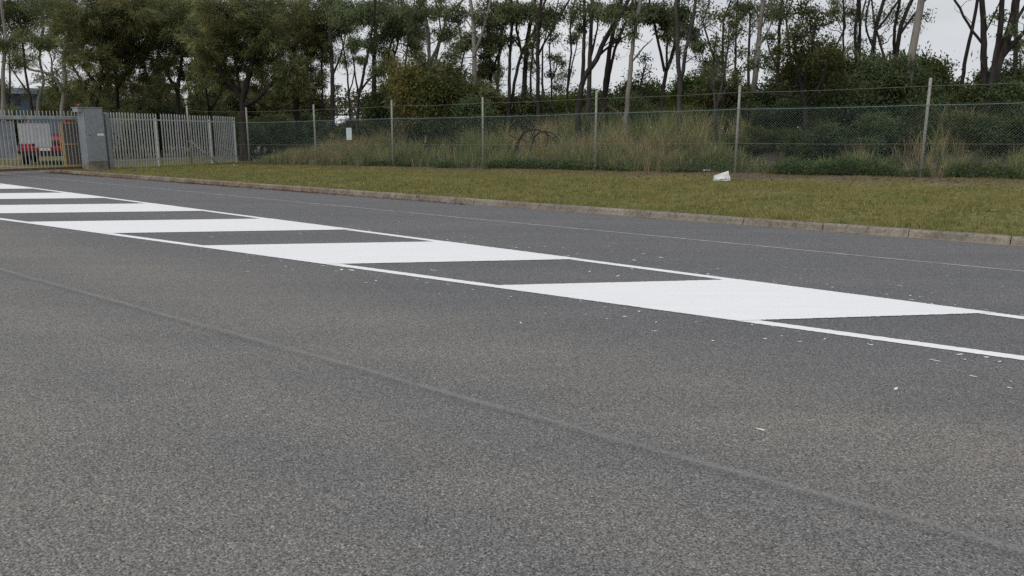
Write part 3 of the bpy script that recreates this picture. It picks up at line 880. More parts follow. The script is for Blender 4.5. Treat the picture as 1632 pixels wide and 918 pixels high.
TREE_I = [0]
def tree(name, label, off, stems, clumps, bark='dark_bark', leaf='gum_leaf', style='gum', L=.135, wd=.040, dens=1.0, top=True, Y=None, cat='tree', base_x=None, group=None, tr=.9):
    """stems: [(base width px, [(x, y), ...])] and clumps: [(x, y, radius px)] as seen at the depth of the tree; both become geometry at that depth"""
    TREE_I[0] += 1; p = Plant(1000 + TREE_I[0]); r = p.r
    bx = stems[0][1][0][0] if base_x is None else base_x
    if Y is None:
        c = fence_pt(fence_s_at_px(bx)); Y = c[1] + off
    k0 = Y / 1250.0 * .985
    b = atd(bx, 200, Y); base = np.array([b[0], Y, gz(b[0], Y)])
    nodes = []; ends = []
    for si, (wpx, pts) in enumerate(stems):
        drift = r.normal(0, .25) * (1 if si else .3)
        P = [atd(x, y, Y + drift * (i / max(1, len(pts) - 1)) * 2) for i, (x, y) in enumerate(pts)]
        if si == 0: P = [base + np.array([0, 0, -.15])] + ([base + (P[0] - base) * .5 + r.normal(0, .03, 3)] if P[0][2] - base[2] > .5 else []) + P
        P = np.array(P)
        # extend a stem that leaves the frame
        exits = pts[-1][1] <= 14
        if exits:
            d = P[-1] - P[-2]; d /= np.linalg.norm(d); d = d * .75 + np.array([0, 0, .35]); e1 = P[-1] + d * r.uniform(.9, 1.3) + r.normal(0, .1, 3)
            P = np.vstack([P, e1, e1 + (d + r.normal(0, .2, 3)) * 1.1])
        # smooth resample
        seg = np.concatenate([[0], np.cumsum(np.linalg.norm(np.diff(P, axis=0), axis=1))])
        n = max(6, int(seg[-1] / .22)); t = np.linspace(0, seg[-1], n)
        Q = np.stack([np.interp(t, seg, P[:, i]) for i in range(3)], 1)
        for _ in range(2):
            Q[1:-1] = Q[1:-1] * .5 + (Q[:-2] + Q[2:]) * .25
        Q[1:-1] += r.normal(0, .008, (n - 2, 3))
        r0 = wpx * k0 / 2
        f = np.linspace(0, 1, n)
        rad = r0 * (1 - f * (1 - .42 if exits or len(stems) > 1 else .75)) * (1 + .10 * vnoise(f * 9, np.full(n, si * 3.3), TREE_I[0])) * 1.0
        if si == 0: rad[:3] *= np.array([1.25, 1.12, 1.04])
        if not exits and not clumps: rad[-1] = .004
        p.tube(Q, rad, 9 if wpx >= 6 else 6)
        nodes.append((Q, rad)); 
        if exits: ends.append((Q[-1], rad[-1]))
        # bare side twigs
        for _ in range(int(n * .25)):
            j = r.integers(int(n * .35), n); dd = r.normal(0, 1, 3); dd[2] = abs(dd[2]) * .9 + .3; dd /= np.linalg.norm(dd)
            ln = r.uniform(.35, 1.1); C = p.curve(Q[j], Q[j] + dd * ln, 4, .10); p.tube(C, np.linspace(min(.012, rad[j] * .5), .003, 4), 3)
            if r.random() < .6:
                m = 14; p.LT.append(np.full(m, .45)); p.LP.append(C[-1] + r.normal(0, .12, (m, 3))); D = r.normal(0, .6, (m, 3)); D[:, 2] -= .6; p.LD.append(D)
    allQ = np.concatenate([q for q, _ in nodes]); allR = np.concatenate([q for _, q in nodes])
    for (x, y, rp) in clumps:
        R = rp * k0; c = atd(x, y, Y + r.normal(0, .35 + R * .5))
        dv = allQ - c; dist = np.linalg.norm(dv, axis=1) + np.where(allQ[:, 2] > c[2] + .1, 1.2, 0)
        cand = np.argsort(dist)[:6]; j = cand[r.integers(0, len(cand))]
        nl = int(dens * (720 if style == 'gum' else 1900 if style == 'oak' else 900) * (R ** 2 + .25 * R))
        p.clump(c, R, allQ[j], min(allR[j] * .6, .012 + R * .03), nl, style)
    if top:
        for (e, er) in ends:
            for _ in range(3):
                c = e + np.array([r.normal(0, .9), r.normal(0, .9), r.uniform(.5, 2.6)])
                R = r.uniform(.7, 1.15); p.clump(c, R, e, max(er * .7, .012), int(230 * R * R), style)
    bx_, by_, bz_ = base
    root = empty(name, (bx_, by_, bz_))
    tag(root, label, cat, group)
    V, F = p.wood(); link('trunk', new_mesh('trunk', V - base, F, True), M[bark], root)
    if p.LP:
        V, F, T = p.leaves(L, wd); link('crown', tinted(new_mesh('crown', V - base, F), T), M[leaf], root)
    return root

OAK = dict(style='oak', leaf='oak_leaf', L=.30, wd=.026)
BROAD = dict(style='broad', L=.10, wd=.045)
# --- left block, beyond the gate and palisade
tree('gum_tree', 'pale forked gum tree with a limb reaching left, above the gate', 0, [(8, [(98, 176), (103, 147), (105, 118), (100, 98), (108, 60), (118, 10)]), (5, [(99, 147), (91, 125), (74, 115), (44, 111), (20, 95)])],
     [(92, 20, 50), (60, 62, 28), (150, 45, 40), (30, 92, 22), (110, 75, 22)], 'pale_bark', 'gum_leaf', Y=44, dens=2.6)
tree('gum_tree', 'thin pale crooked gum behind the middle of the gate', 0, [(5, [(60, 174), (61, 159), (71, 130), (62, 95), (70, 40), (66, 8)])], [(40, 20, 45), (75, 70, 20), (20, 50, 28)], 'pale_bark', 'green_leaf', Y=48, dens=2.6)
tree('gum_tree', 'pale trunk at the left edge of the picture', 0, [(7, [(5, 172), (6, 137), (4, 118), (10, 60), (2, 8)])], [(10, 18, 45), (-30, 60, 40), (15, 75, 22)], 'pale_bark', 'green_leaf', Y=46, dens=2.4)
tree('wattle_tree', 'thin dark twisted stems left of the pale forked gum', 0, [(5, [(51, 172), (39, 108), (37, 73), (30, 20)]), (3, [(47, 150), (25, 120), (12, 100)])], [(40, 55, 20), (24, 110, 12), (52, 95, 14)], 'dark_bark', 'oak_leaf', Y=43, style='oak', L=.2, wd=.012)
tree('wattle_tree', 'dense olive feathery tree behind the motor cabinet', 0, [(9, [(150, 175), (160, 130), (165, 90), (170, 50)]), (6, [(158, 140), (135, 110), (120, 90)]), (6, [(162, 125), (190, 95), (205, 60)])],
     [(130, 95, 30), (155, 60, 45), (190, 40, 50), (205, 85, 32), (160, 95, 32), (120, 45, 45), (215, 15, 50), (140, 10, 50), (130, 125, 20), (165, 128, 22), (195, 118, 20), (150, 150, 18), (115, 140, 14)], Y=41, **OAK)
tree('wattle_tree', 'olive feathery tree behind the near end of the palisade', 0, [(8, [(188, 178), (186, 130), (181, 80), (185, 30)]), (6, [(186, 140), (212, 105), (240, 70)])],
     [(235, 60, 42), (255, 95, 28), (190, 62, 36), (250, 25, 55), (215, 100, 22), (180, 15, 45), (240, 122, 20), (205, 140, 18), (255, 140, 16)], Y=43, **OAK)
tree('wattle_tree', 'feathery tree on dark stems above the middle of the palisade', 0, [(8, [(284, 178), (284, 137), (290, 90), (296, 40)]), (6, [(284, 150), (262, 110), (250, 70)])],
     [(300, 40, 58), (310, 88, 36), (268, 70, 40), (330, 60, 45), (285, 10, 55), (272, 105, 20), (300, 115, 20), (315, 130, 18), (262, 135, 18), (325, 108, 20)], Y=42, **OAK)
tree('she_oak', 'big spreading she-oak with a thick dark trunk beside the wire fence corner', 0, [(18, [(388, 190), (387, 165), (386, 150)]), (9, [(386, 160), (370, 137), (352, 112), (335, 80)]), (10, [(387, 156), (396, 125), (405, 85), (410, 45)]), (8, [(389, 168), (408, 160), (431, 137), (450, 110)]), (5, [(384, 160), (378, 120), (372, 80)])],
     [(330, 75, 40), (350, 50, 50), (385, 70, 52), (420, 55, 52), (445, 85, 40), (465, 110, 30), (400, 100, 34), (360, 105, 30), (430, 120, 24), (405, 20, 60), (350, 15, 50), (475, 138, 20), (345, 128, 20), (325, 112, 20), (455, 135, 20), (370, 132, 14), (415, 138, 14)], Y=38.5, top=False, **OAK)
tree('she_oak', 'tall she-oak with drooping crown right of the thick dark trunk', 0, [(10, [(474, 190), (472, 150), (468, 100), (470, 40)]), (6, [(470, 140), (490, 105), (505, 70)])],
     [(470, 55, 45), (500, 75, 32), (455, 25, 55), (505, 30, 50), (485, 105, 28), (500, 130, 20), (460, 140, 22), (440, 150, 16), (485, 150, 16)], Y=42, **OAK)
tree('wattle_tree', 'low bushy wattle in front of the trees left of the fence corner', 0, [(6, [(335, 190), (332, 160), (328, 140)]), (4, [(335, 178), (350, 150), (360, 138)])], [(330, 148, 16), (350, 140, 18), (318, 160, 16), (345, 165, 16), (305, 165, 14)], Y=45, leaf='dark_leaf', style='broad', L=.10, wd=.045, top=False, dens=.5)
# --- between the she-oaks and the pale gums
tree('gum_tree', 'straight grey trunk rising through a gap right of the she-oaks', 8, [(8, [(530, 190), (530, 140), (529, 92), (525, 49), (527, 8)]), (4, [(530, 120), (545, 85), (552, 50)])], [(520, 15, 42), (545, 45, 28), (508, 60, 26), (525, 75, 12)], 'grey_bark', 'gum_leaf', dens=3.2)
tree('gum_tree', 'slender thin grey trunk just left of the straight grey trunk', 11, [(3.5, [(513, 188), (514, 150), (512, 108), (516, 60), (514, 6)])], [(505, 40, 30), (520, 90, 12)], 'grey_bark', dens=2.6)
tree('gum_tree', 'thin dark sapling rising behind the pale sign', 6, [(4.5, [(558, 192), (556, 150), (553, 108), (546, 72), (540, 30)]), (2.5, [(556, 150), (566, 115), (563, 80)])], [(552, 98, 10), (560, 75, 14), (540, 25, 34), (565, 20, 36)], 'dark_bark', dens=2.4)
tree('gum_tree', 'dark crooked tree bending right beside the sign', 4, [(6, [(570, 195), (570, 165), (571, 147), (584, 130), (605, 114)]), (5, [(571, 150), (577, 135), (581, 108), (588, 82), (594, 40), (598, 8)]), (3.5, [(571, 150), (565, 110), (558, 70)])], [(600, 112, 12), (615, 105, 18), (576, 92, 14), (590, 25, 36), (585, 62, 18), (562, 66, 16)], 'dark_bark', dens=3.0)
tree('gum_tree', 'stout upright trunk with a dark leaf clump on it, right of the sign', 7, [(8.5, [(597, 192), (596, 137), (596, 78), (600, 30), (598, 6)]), (4, [(597, 120), (620, 85), (630, 45)])], [(597, 76, 13), (620, 52, 30), (640, 22, 36), (600, 20, 34), (612, 85, 16)], 'dark_bark', dens=3.2)
tree('gum_tree', 'slim dark leaning stem behind the yellowing bush', 9, [(4.5, [(614, 190), (616, 150), (621, 115), (634, 70), (640, 8)])], [(618, 98, 16), (650, 40, 38), (665, 70, 22), (630, 120, 12)], 'dark_bark', dens=3.0)
tree('gum_tree', 'smooth pale gum forking into a wide Y above the yellowing bush', 7, [(7.5, [(685, 170), (684, 108), (683, 49), (676, 20), (674, 2)]), (5.5, [(684, 102), (688, 95), (699, 72), (709, 42), (712, 22), (738, 2)])], [(660, 20, 36), (712, 52, 22), (700, 15, 26), (655, 55, 22)], 'pale_bark', dens=3.0)
tree('gum_tree', 'smooth pale gum with a raised right fork and dead left limb', 6, [(9, [(756, 178), (756, 147), (756, 85), (755, 42), (750, 2)]), (5, [(756, 90), (759, 78), (769, 52), (781, 6)]), (3, [(755, 52), (748, 38), (738, 24)])], [(735, 66, 26), (775, 30, 26), (728, 25, 26), (722, 88, 16)], 'pale_bark', dens=3.0)
tree('gum_tree', 'leafy dark tree hanging thick foliage right of the pale gums', 8, [(6, [(783, 185), (782, 131), (780, 80), (778, 10)]), (4, [(782, 120), (795, 85), (800, 50)])], [(775, 75, 26), (790, 60, 22), (778, 108, 24), (765, 118, 18), (790, 22, 34), (770, 138, 12)], 'dark_bark', 'gum_leaf', dens=4.0)
# --- open stand of slender dark trunks
tree('gum_tree', 'short grey trunk at the left end of the slender stand', 9, [(6, [(792, 182), (793, 140), (795, 92), (800, 40), (806, 4)])], [(800, 62, 14), (808, 22, 26)], 'grey_bark', dens=2.4)
tree('gum_tree', 'straight dark slender trunk, paired at its foot with a leaning one', 6, [(6.5, [(810, 185), (811, 163), (812, 111), (813, 72), (817, 33), (815, 2)]), (3, [(813, 80), (803, 50), (798, 20)])], [(820, 20, 26), (800, 18, 22), (806, 58, 9)], 'dark_bark', dens=2.4)
tree('gum_tree', 'dark slender trunk leaning right from the foot of its straight neighbour', 6.3, [(6, [(813, 185), (815, 167), (820, 131), (828, 95), (833, 78), (843, 65), (859, 33), (868, 4)]), (4, [(831, 84), (826, 60), (823, 49), (824, 6)])], [(848, 18, 24), (826, 26, 20), (858, 55, 9)], 'dark_bark', dens=2.4)
tree('gum_tree', 'thickest dark straight trunk of the slender stand, in its middle', 7, [(9, [(835, 185), (835, 170), (836, 131), (838, 98), (840, 65), (846, 33), (853, 2)]), (4, [(838, 90), (826, 72), (815, 55)])], [(848, 20, 26), (842, 82, 9), (820, 62, 9)], 'dark_bark', dens=2.4)
tree('gum_tree', 'thin dark pole-like stem right of the thickest slender trunk', 8, [(4, [(846, 185), (846, 114), (851, 65), (859, 20), (862, 2)])], [(870, 25, 22), (855, 60, 8)], 'dark_bark', dens=2.4)
tree('gum_tree', 'tall dark trunk with a small mound of brush at its foot', 5, [(7.5, [(859, 192), (858, 176), (857, 131), (857, 82), (859, 39), (862, 2)]), (3.5, [(857, 90), (872, 60), (890, 30), (905, 4)]), (3, [(858, 110), (847, 85), (845, 70)])], [(872, 40, 17), (886, 20, 24), (846, 70, 9), (858, 20, 22)], 'dark_bark', dens=2.4)
tree('gum_tree', 'wispy thin sapling with scattered leaves in the middle gap', 9, [(3, [(879, 185), (879, 131), (875, 82), (880, 40), (890, 4)]), (2, [(879, 130), (888, 105), (892, 85)])], [(883, 90, 16), (878, 118, 12), (895, 100, 12), (885, 60, 14), (888, 138, 10)], 'dark_bark', dens=1.5)
tree('gum_tree', 'thin twin-stemmed sapling in the sky gap left of the leaning tree', 8, [(4, [(903, 185), (903, 176), (905, 131), (911, 82), (908, 45), (915, 4)]), (3, [(905, 140), (910, 110), (918, 80), (921, 60)])], [(912, 64, 12), (920, 55, 9), (908, 22, 18)], 'dark_bark', dens=2.0)
tree('gum_tree', 'large dark tree leaning right with a long rising right limb', 3.5, [(10, [(921, 192), (921, 178), (926, 137), (934, 114), (952, 99), (956, 78), (973, 49), (996, 10)]), (6, [(928, 128), (930, 100), (931, 65), (932, 6)]), (4, [(955, 88), (975, 70), (1008, 52)])], [(970, 18, 26), (935, 15, 24), (1005, 30, 20), (1012, 55, 10)], 'dark_bark', dens=2.6)
tree('gum_tree', 'straight grey-brown trunk directly right of the leaning tree foot', 4.5, [(8.5, [(936, 209), (939, 131), (941, 75), (942, 16), (944, 2)]), (4, [(940, 95), (950, 60), (955, 20)])], [(950, 18, 24), (925, 42, 12)], 'grey_bark', dens=2.4)
tree('gum_tree', 'dark trunk sweeping up right behind the fence post near the middle', 5, [(8.5, [(962, 195), (962, 180), (965, 131), (972, 78), (977, 49), (990, 2)]), (5, [(966, 150), (972, 110), (982, 70), (1000, 30), (1008, 2)])], [(990, 15, 26), (1015, 18, 22), (985, 62, 8)], 'dark_bark', dens=2.6)
tree('gum_tree', 'long pale trunk leaning right across the sky gap', 3.5, [(8.5, [(996, 210), (998, 186), (1003, 131), (1009, 65), (1021, 2)]), (3, [(1006, 100), (1025, 75), (1040, 62)])], [(1030, 22, 22)], 'pale_bark', dens=2.4)
tree('small_tree', 'dark leafy small tree right of the long pale trunk', 7, [(4, [(1018, 190), (1016, 160), (1022, 130), (1030, 100)]), (3, [(1017, 160), (1005, 140), (998, 128)])], [(1012, 140, 14), (1030, 118, 18), (1022, 150, 14), (1040, 135, 14), (1028, 90, 12), (1000, 152, 12)], 'dark_bark', 'dark_leaf', top=False, dens=.9, **BROAD)
tree('gum_tree', 'dark forked tree with a left limb fanning into foliage', 5, [(7, [(1052, 195), (1054, 170), (1060, 121), (1072, 85), (1077, 70), (1078, 20), (1082, 2)]), (4.5, [(1059, 114), (1049, 65), (1036, 10)]), (3.5, [(1062, 110), (1064, 60), (1058, 6)])], [(1058, 30, 28), (1040, 14, 22), (1078, 40, 22), (1062, 60, 14)], 'dark_bark', dens=4.2)
tree('gum_tree', 'grey-brown trunk splitting into two upright arms left of the middle bushes', 3, [(9, [(1081, 215), (1082, 196), (1084, 137), (1080, 92), (1080, 49), (1076, 2)]), (6, [(1085, 134), (1087, 122), (1093, 75), (1105, 36), (1108, 2)]), (3, [(1096, 70), (1112, 50), (1128, 36)])], [(1090, 18, 24), (1108, 62, 16), (1116, 74, 14), (1084, 52, 16), (1104, 45, 12)], 'grey_bark', dens=3.4)
# --- leafy middle-right
tree('small_tree', 'open broad-leaved small tree with several thin stems beside a fence post', 2.5, [(5, [(1141, 225), (1140, 180), (1137, 130), (1136, 90), (1142, 50)]), (4, [(1141, 175), (1152, 130), (1160, 85), (1163, 40)]), (3, [(1139, 150), (1122, 110), (1118, 80)]), (3, [(1142, 165), (1165, 130), (1186, 100)])], [(1137, 76, 18), (1145, 95, 12), (1163, 28, 20), (1155, 60, 14), (1186, 84, 16), (1140, 20, 14), (1122, 98, 9), (1175, 50, 14), (1180, 115, 10)], 'grey_bark', 'green_leaf', top=False, dens=.62, style='broad', L=.12, wd=.055)
tree('gum_tree', 'thin dark pole trunk behind the open broad-leaved tree', 6, [(4, [(1172, 200), (1172, 131), (1173, 59), (1175, 2)])], [(1182, 20, 18), (1168, 40, 12)], 'dark_bark', dens=2.0)
tree('gum_tree', 'thick pale trunk leaning slightly right above the middle bushes', 6, [(10, [(1198, 200), (1203, 127), (1209, 65), (1216, 4)]), (4, [(1208, 75), (1225, 50), (1232, 30)])], [(1230, 20, 22), (1195, 12, 18)], 'pale_bark', dens=2.2)
tree('gum_tree', 'dark upright trunk half hidden left of the dense olive tree', 5, [(6.5, [(1238, 200), (1240, 114), (1242, 49), (1246, 4)]), (3.5, [(1240, 110), (1225, 80), (1220, 55)])], [(1225, 95, 16), (1228, 62, 16), (1250, 18, 28), (1205, 105, 16)], 'dark_bark', 'dark_leaf', dens=1.2, **BROAD)
tree('small_tree', 'dense olive-green rounded tree hanging low behind the fence', 2.4, [(9, [(1284, 225), (1284, 163), (1278, 140), (1270, 100), (1265, 60)]), (6, [(1284, 165), (1300, 150), (1312, 130), (1320, 90)]), (5, [(1283, 160), (1255, 150), (1225, 155), (1205, 140)]), (5, [(1279, 140), (1292, 95), (1300, 45)])],
     [(1268, 58, 28), (1300, 38, 28), (1318, 72, 28), (1290, 90, 30), (1258, 95, 26), (1322, 108, 28), (1300, 128, 24), (1262, 126, 22), (1340, 128, 20), (1242, 80, 18), (1285, 12, 24), (1335, 88, 20), (1245, 118, 14)], 'dark_bark', 'green_leaf', top=False, dens=1.7, **BROAD)
# --- right block
tree('gum_tree', 'thin dark pole at the left of the right-hand trunks', 9, [(4, [(1344, 180), (1344, 60), (1345, 2)])], [(1335, 12, 18)], 'dark_bark', dens=1.6)
tree('gum_tree', 'pair of close dark poles rising above the dark bushes', 9, [(5.5, [(1370, 180), (1370, 65), (1371, 2)]), (5, [(1366, 120), (1362, 60), (1366, 20), (1368, 2)])], [(1356, 20, 14)], 'dark_bark', dens=1.6)
tree('gum_tree', 'dark trunk slanting up right above the dark bushes', 7.5, [(8, [(1388, 180), (1390, 100), (1392, 72), (1396, 42), (1408, 4)]), (4, [(1395, 50), (1415, 25), (1432, 2)]), (3, [(1393, 80), (1378, 40), (1384, 4)])], [(1405, 62, 8)], 'dark_bark', dens=1.6)
tree('gum_tree', 'cluster of dark slanting stems left of the thick pale trunk', 6.5, [(9, [(1424, 180), (1428, 90), (1431, 62), (1440, 26), (1453, 2)]), (5, [(1427, 90), (1424, 50), (1434, 2)]), (4, [(1434, 55), (1452, 30), (1466, 12), (1474, 2)])], [(1440, 92, 10)], 'dark_bark', dens=1.6)
tree('gum_tree', 'thick pale trunk leaning right beside the widest sky gap', 3.2, [(15, [(1440, 215), (1445, 144), (1454, 82), (1463, 36), (1469, 2)])], [], 'pale_bark', dens=1.6)
tree('gum_tree', 'slim dark stem leaning right across the widest sky gap', 4.5, [(6.5, [(1528, 190), (1534, 121), (1543, 72), (1553, 33), (1558, 2)])], [], 'dark_bark')
tree('gum_tree', 'straight stout trunk with a bare limb stretched up left', 3.6, [(12, [(1570, 215), (1568, 131), (1568, 49), (1565, 2)]), (4, [(1566, 70), (1560, 64), (1542, 36), (1522, 2)]), (2, [(1569, 55), (1582, 32), (1590, 12)])], [(1585, 25, 8)], 'dark_bark', dens=1.6)
tree('gum_tree', 'stoutest multi-limbed dark trunk at the right edge', 3.4, [(17, [(1577, 215), (1581, 131), (1591, 92), (1606, 60), (1614, 38), (1619, 2)]), (9, [(1584, 112), (1588, 92), (1596, 33), (1596, 2)]), (9, [(1593, 95), (1606, 80), (1632, 50), (1660, 25)]), (5, [(1612, 42), (1630, 15), (1640, 2)])], [(1612, 46, 10), (1625, 70, 12), (1598, 20, 9)], 'dark_bark', dens=1.8)
tree('gum_tree', 'grey upright trunk at the far right behind the stoutest one', 6, [(8, [(1617, 190), (1617, 131), (1619, 49), (1618, 2)])], [(1630, 62, 14), (1606, 98, 9), (1628, 90, 10)], 'grey_bark', dens=1.6)
# ------------------------------------------------------------------ shrubs
def shrub_mesh(seed, style, L, wd, n, tall=1.0, nst=6):
    p = Plant(seed); r = p.r
    for k in range(nst):
        a = r.uniform(0, 6.28); rad = r.uniform(.15, .62)
        c = np.array([math.cos(a) * rad, math.sin(a) * rad, r.uniform(.35, .95) * tall])
        p.clump(c, r.uniform(.30, .46), (math.cos(a) * .06, math.sin(a) * .06, -.05), .018, n // nst, style, .85)
    V, F = p.wood(); Lf = p.leaves(L, wd)
    return new_mesh('stems', V, F, True), tinted(new_mesh('foliage', *Lf[:2]), Lf[2])
SHRUB = {}
def shrub_kind(key, seeds, style, L, wd, n, mat_, tall=1.0, bark='dark_bark'):
    SHRUB[key] = [shrub_mesh(s, style, L, wd, n, tall) for s in seeds]
    for st, fo in SHRUB[key]: st.materials.append(M[bark]); fo.materials.append(M[mat_])
shrub_kind('dark', (51, 52, 53, 54), 'broad', .066, .030, 9000, 'dark_leaf', 1.15)
shrub_kind('green', (61, 62, 63), 'broad', .064, .028, 9000, 'green_leaf', 1.1)
shrub_kind('yellow', (71, 72), 'broad', .055, .026, 8500, 'yellow_leaf', 1.2)
shrub_kind('olive', (81, 82, 83), 'oak', .14, .020, 6500, 'oak_leaf', 1.2)
shrub_kind('bright', (91, 92), 'broad', .062, .028, 7500, 'bright_leaf', 1.0)
SH_I = [0]
ORD = ['first', 'second', 'third', 'fourth', 'fifth', 'sixth', 'seventh', 'eighth', 'ninth', 'tenth', 'eleventh', 'twelfth', 'thirteenth', 'fourteenth', 'fifteenth', 'sixteenth', 'seventeenth', 'eighteenth', 'nineteenth', 'twentieth', 'twenty-first', 'twenty-second', 'twenty-third', 'twenty-fourth', 'twenty-fifth', 'twenty-sixth', 'twenty-seventh', 'twenty-eighth', 'twenty-ninth', 'thirtieth', 'thirty-first']
def nth(px, xs): return ORD[sorted(xs).index(px)]
def shrub(key, px, off, w, h, label, group=None, name='shrub', Y=None):
    """w, h in metres; stands at picture column px, off metres behind the wire fence"""
    SH_I[0] += 1
    if Y is None: Y = fence_pt(fence_s_at_px(px))[1] + off
    x = atd(px, 200, Y)[0]
    st, fo = SHRUB[key][SH_I[0] % len(SHRUB[key])]
    r = empty(name, (x, Y, gz(x, Y)), random.uniform(0, 6.28)); r.scale = (w / 1.9, w / 1.9, h / 1.45)
    tag(r, label, 'shrub', group)
    link('stems', st, None, r); link('foliage', fo, None, r)
    return r
shrub('yellow', 655, 3.2, 4.2, 3.7, 'tall yellowing bush below the wide-forked pale gum')
shrub('yellow', 640, 4.5, 3.4, 4.3, 'taller yellow-tipped bush behind the yellowing bush, to its left')
shrub('green', 722, 3.6, 4.0, 3.4, 'rounded green bush between the two pale gums')
shrub('olive', 692, 5.0, 4.4, 3.6, 'olive feathery bush behind the yellowing bush')
shrub('bright', 917, 13, 4.6, 3.0, 'bright yellow-green bush in the gap behind the leaning dark tree')
shrub('bright', 890, 15, 4.0, 2.8, 'bright green bush left of the leaning dark tree')
shrub('bright', 1060, 10, 4.4, 3.1, 'bright green bush behind the dark forked tree')
shrub('bright', 1112, 7, 3.4, 2.9, 'bright leafy bush left of the open broad-leaved tree')
shrub('green', 1030, 8, 3.6, 2.5, 'green bush behind the long pale leaning trunk')
FRONT = [(1205, 4.2, 2.4, 1.5), (1250, 3.8, 2.6, 1.5), (1300, 3.6, 2.6, 1.8), (1345, 3.6, 2.8, 2.4), (1392, 3.6, 2.8, 2.5), (1432, 3.6, 2.6, 2.6), (1480, 4.2, 2.6, 2.4), (1518, 4.2, 2.6, 1.9), (1560, 4.0, 2.6, 1.7), (1600, 3.8, 2.7, 1.7), (1640, 4.0, 2.8, 1.8)]
BACK = [(1180, 6.6, 3.2, 2.1), (1225, 6.0, 3.4, 2.2), (1290, 6.2, 3.6, 2.6), (1335, 6.2, 3.2, 3.4), (1372, 5.6, 3.2, 3.2), (1415, 5.8, 3.2, 3.3), (1455, 6.2, 3.2, 3.1), (1500, 6.6, 3.4, 2.7), (1540, 6.2, 3.0, 2.4), (1590, 6.8, 3.6, 2.5)]
LOW = [(1188, 2.4, 1.7, .8), (1222, 2.6, 1.8, 1.0), (1262, 2.2, 1.8, 1.0), (1298, 2.0, 1.8, 1.1), (1330, 2.2, 1.9, 1.2), (1378, 2.3, 1.9, 1.3), (1412, 2.2, 1.9, 1.2), (1450, 2.6, 1.8, 1.1), (1495, 2.8, 1.9, 1.2), (1548, 2.6, 1.9, 1.2), (1585, 2.2, 1.9, 1.2), (1625, 2.2, 1.9, 1.2)]
for row, rn in ((LOW, 'low nearest'), (FRONT, 'middle'), (BACK, 'back')):
    for (px, off, w, h) in row:
        shrub('dark' if random.random() < .6 else 'green', px, off, w, h, 'dense leafy bush, %s from the left in the %s row of the right-hand thicket' % (nth(px, [q[0] for q in row]), rn), 'thicket bushes at the right')
PALS = [(8, 54, 4.2, 3.3), (35, 50, 3.8, 2.9), (66, 52, 4.2, 3.4), (95, 50, 4.0, 3.4), (140, 53, 5.6, 5.2), (178, 52, 5.6, 4.6), (222, 53, 5.6, 4.4), (262, 52, 5.6, 5.0), (308, 53, 5.4, 4.6), (352, 52, 5.4, 5.0), (395, 51, 5.4, 4.8), (432, 53, 5.4, 4.6), (470, 52, 5.2, 5.0), (505, 54, 4.6, 4.2), (375, 42, 2.8, 2.3), (405, 43, 3.0, 2.4), (440, 42, 3.0, 2.2), (120, 46, 4.0, 3.1), (160, 44, 3.8, 3.4), (185, 41, 2.8, 2.8), (205, 45, 4.0, 3.6), (228, 42, 2.8, 2.8), (245, 46, 4.2, 3.5), (290, 47, 4.0, 3.4), (330, 47, 3.8, 3.0), (370, 47, 3.6, 2.8), (420, 48, 4.2, 2.7), (455, 47, 3.8, 2.7), (490, 48, 3.6, 2.7)]
for (px, Y, w, h) in PALS:
    shrub('olive' if random.random() < .6 else 'dark', px, 0, w, h, 'dark olive bush low among the trunks beyond the palisade, %s from the left' % nth(px, [q[0] for q in PALS]), 'understory bushes behind the palisade', Y=Y)
MIDS = [(520, 10, 3.6, 2.0), (548, 9, 3.4, 1.8), (578, 8, 3.2, 2.2), (608, 7, 3.4, 3.0), (628, 9, 3.6, 3.8), (676, 8, 4.0, 4.0), (728, 8, 4.0, 3.8), (745, 3.4, 2.6, 2.2), (764, 6, 3.4, 2.9), (794, 7, 3.4, 2.1), (825, 8, 3.4, 2.2), (856, 7, 3.2, 2.1), (948, 9, 3.4, 2.4), (985, 7, 3.2, 2.5), (1008, 5, 2.6, 2.2), (1085, 7.5, 3.0, 2.3), (1150, 6, 3.2, 2.4)]
for (px, off, w, h) in MIDS:
    shrub('olive' if random.random() < .45 else 'dark', px, off, w, h, 'dull olive bush between the trunks behind the wire fence, %s from the left' % nth(px, [q[0] for q in MIDS]), 'understory bushes behind the wire fence')
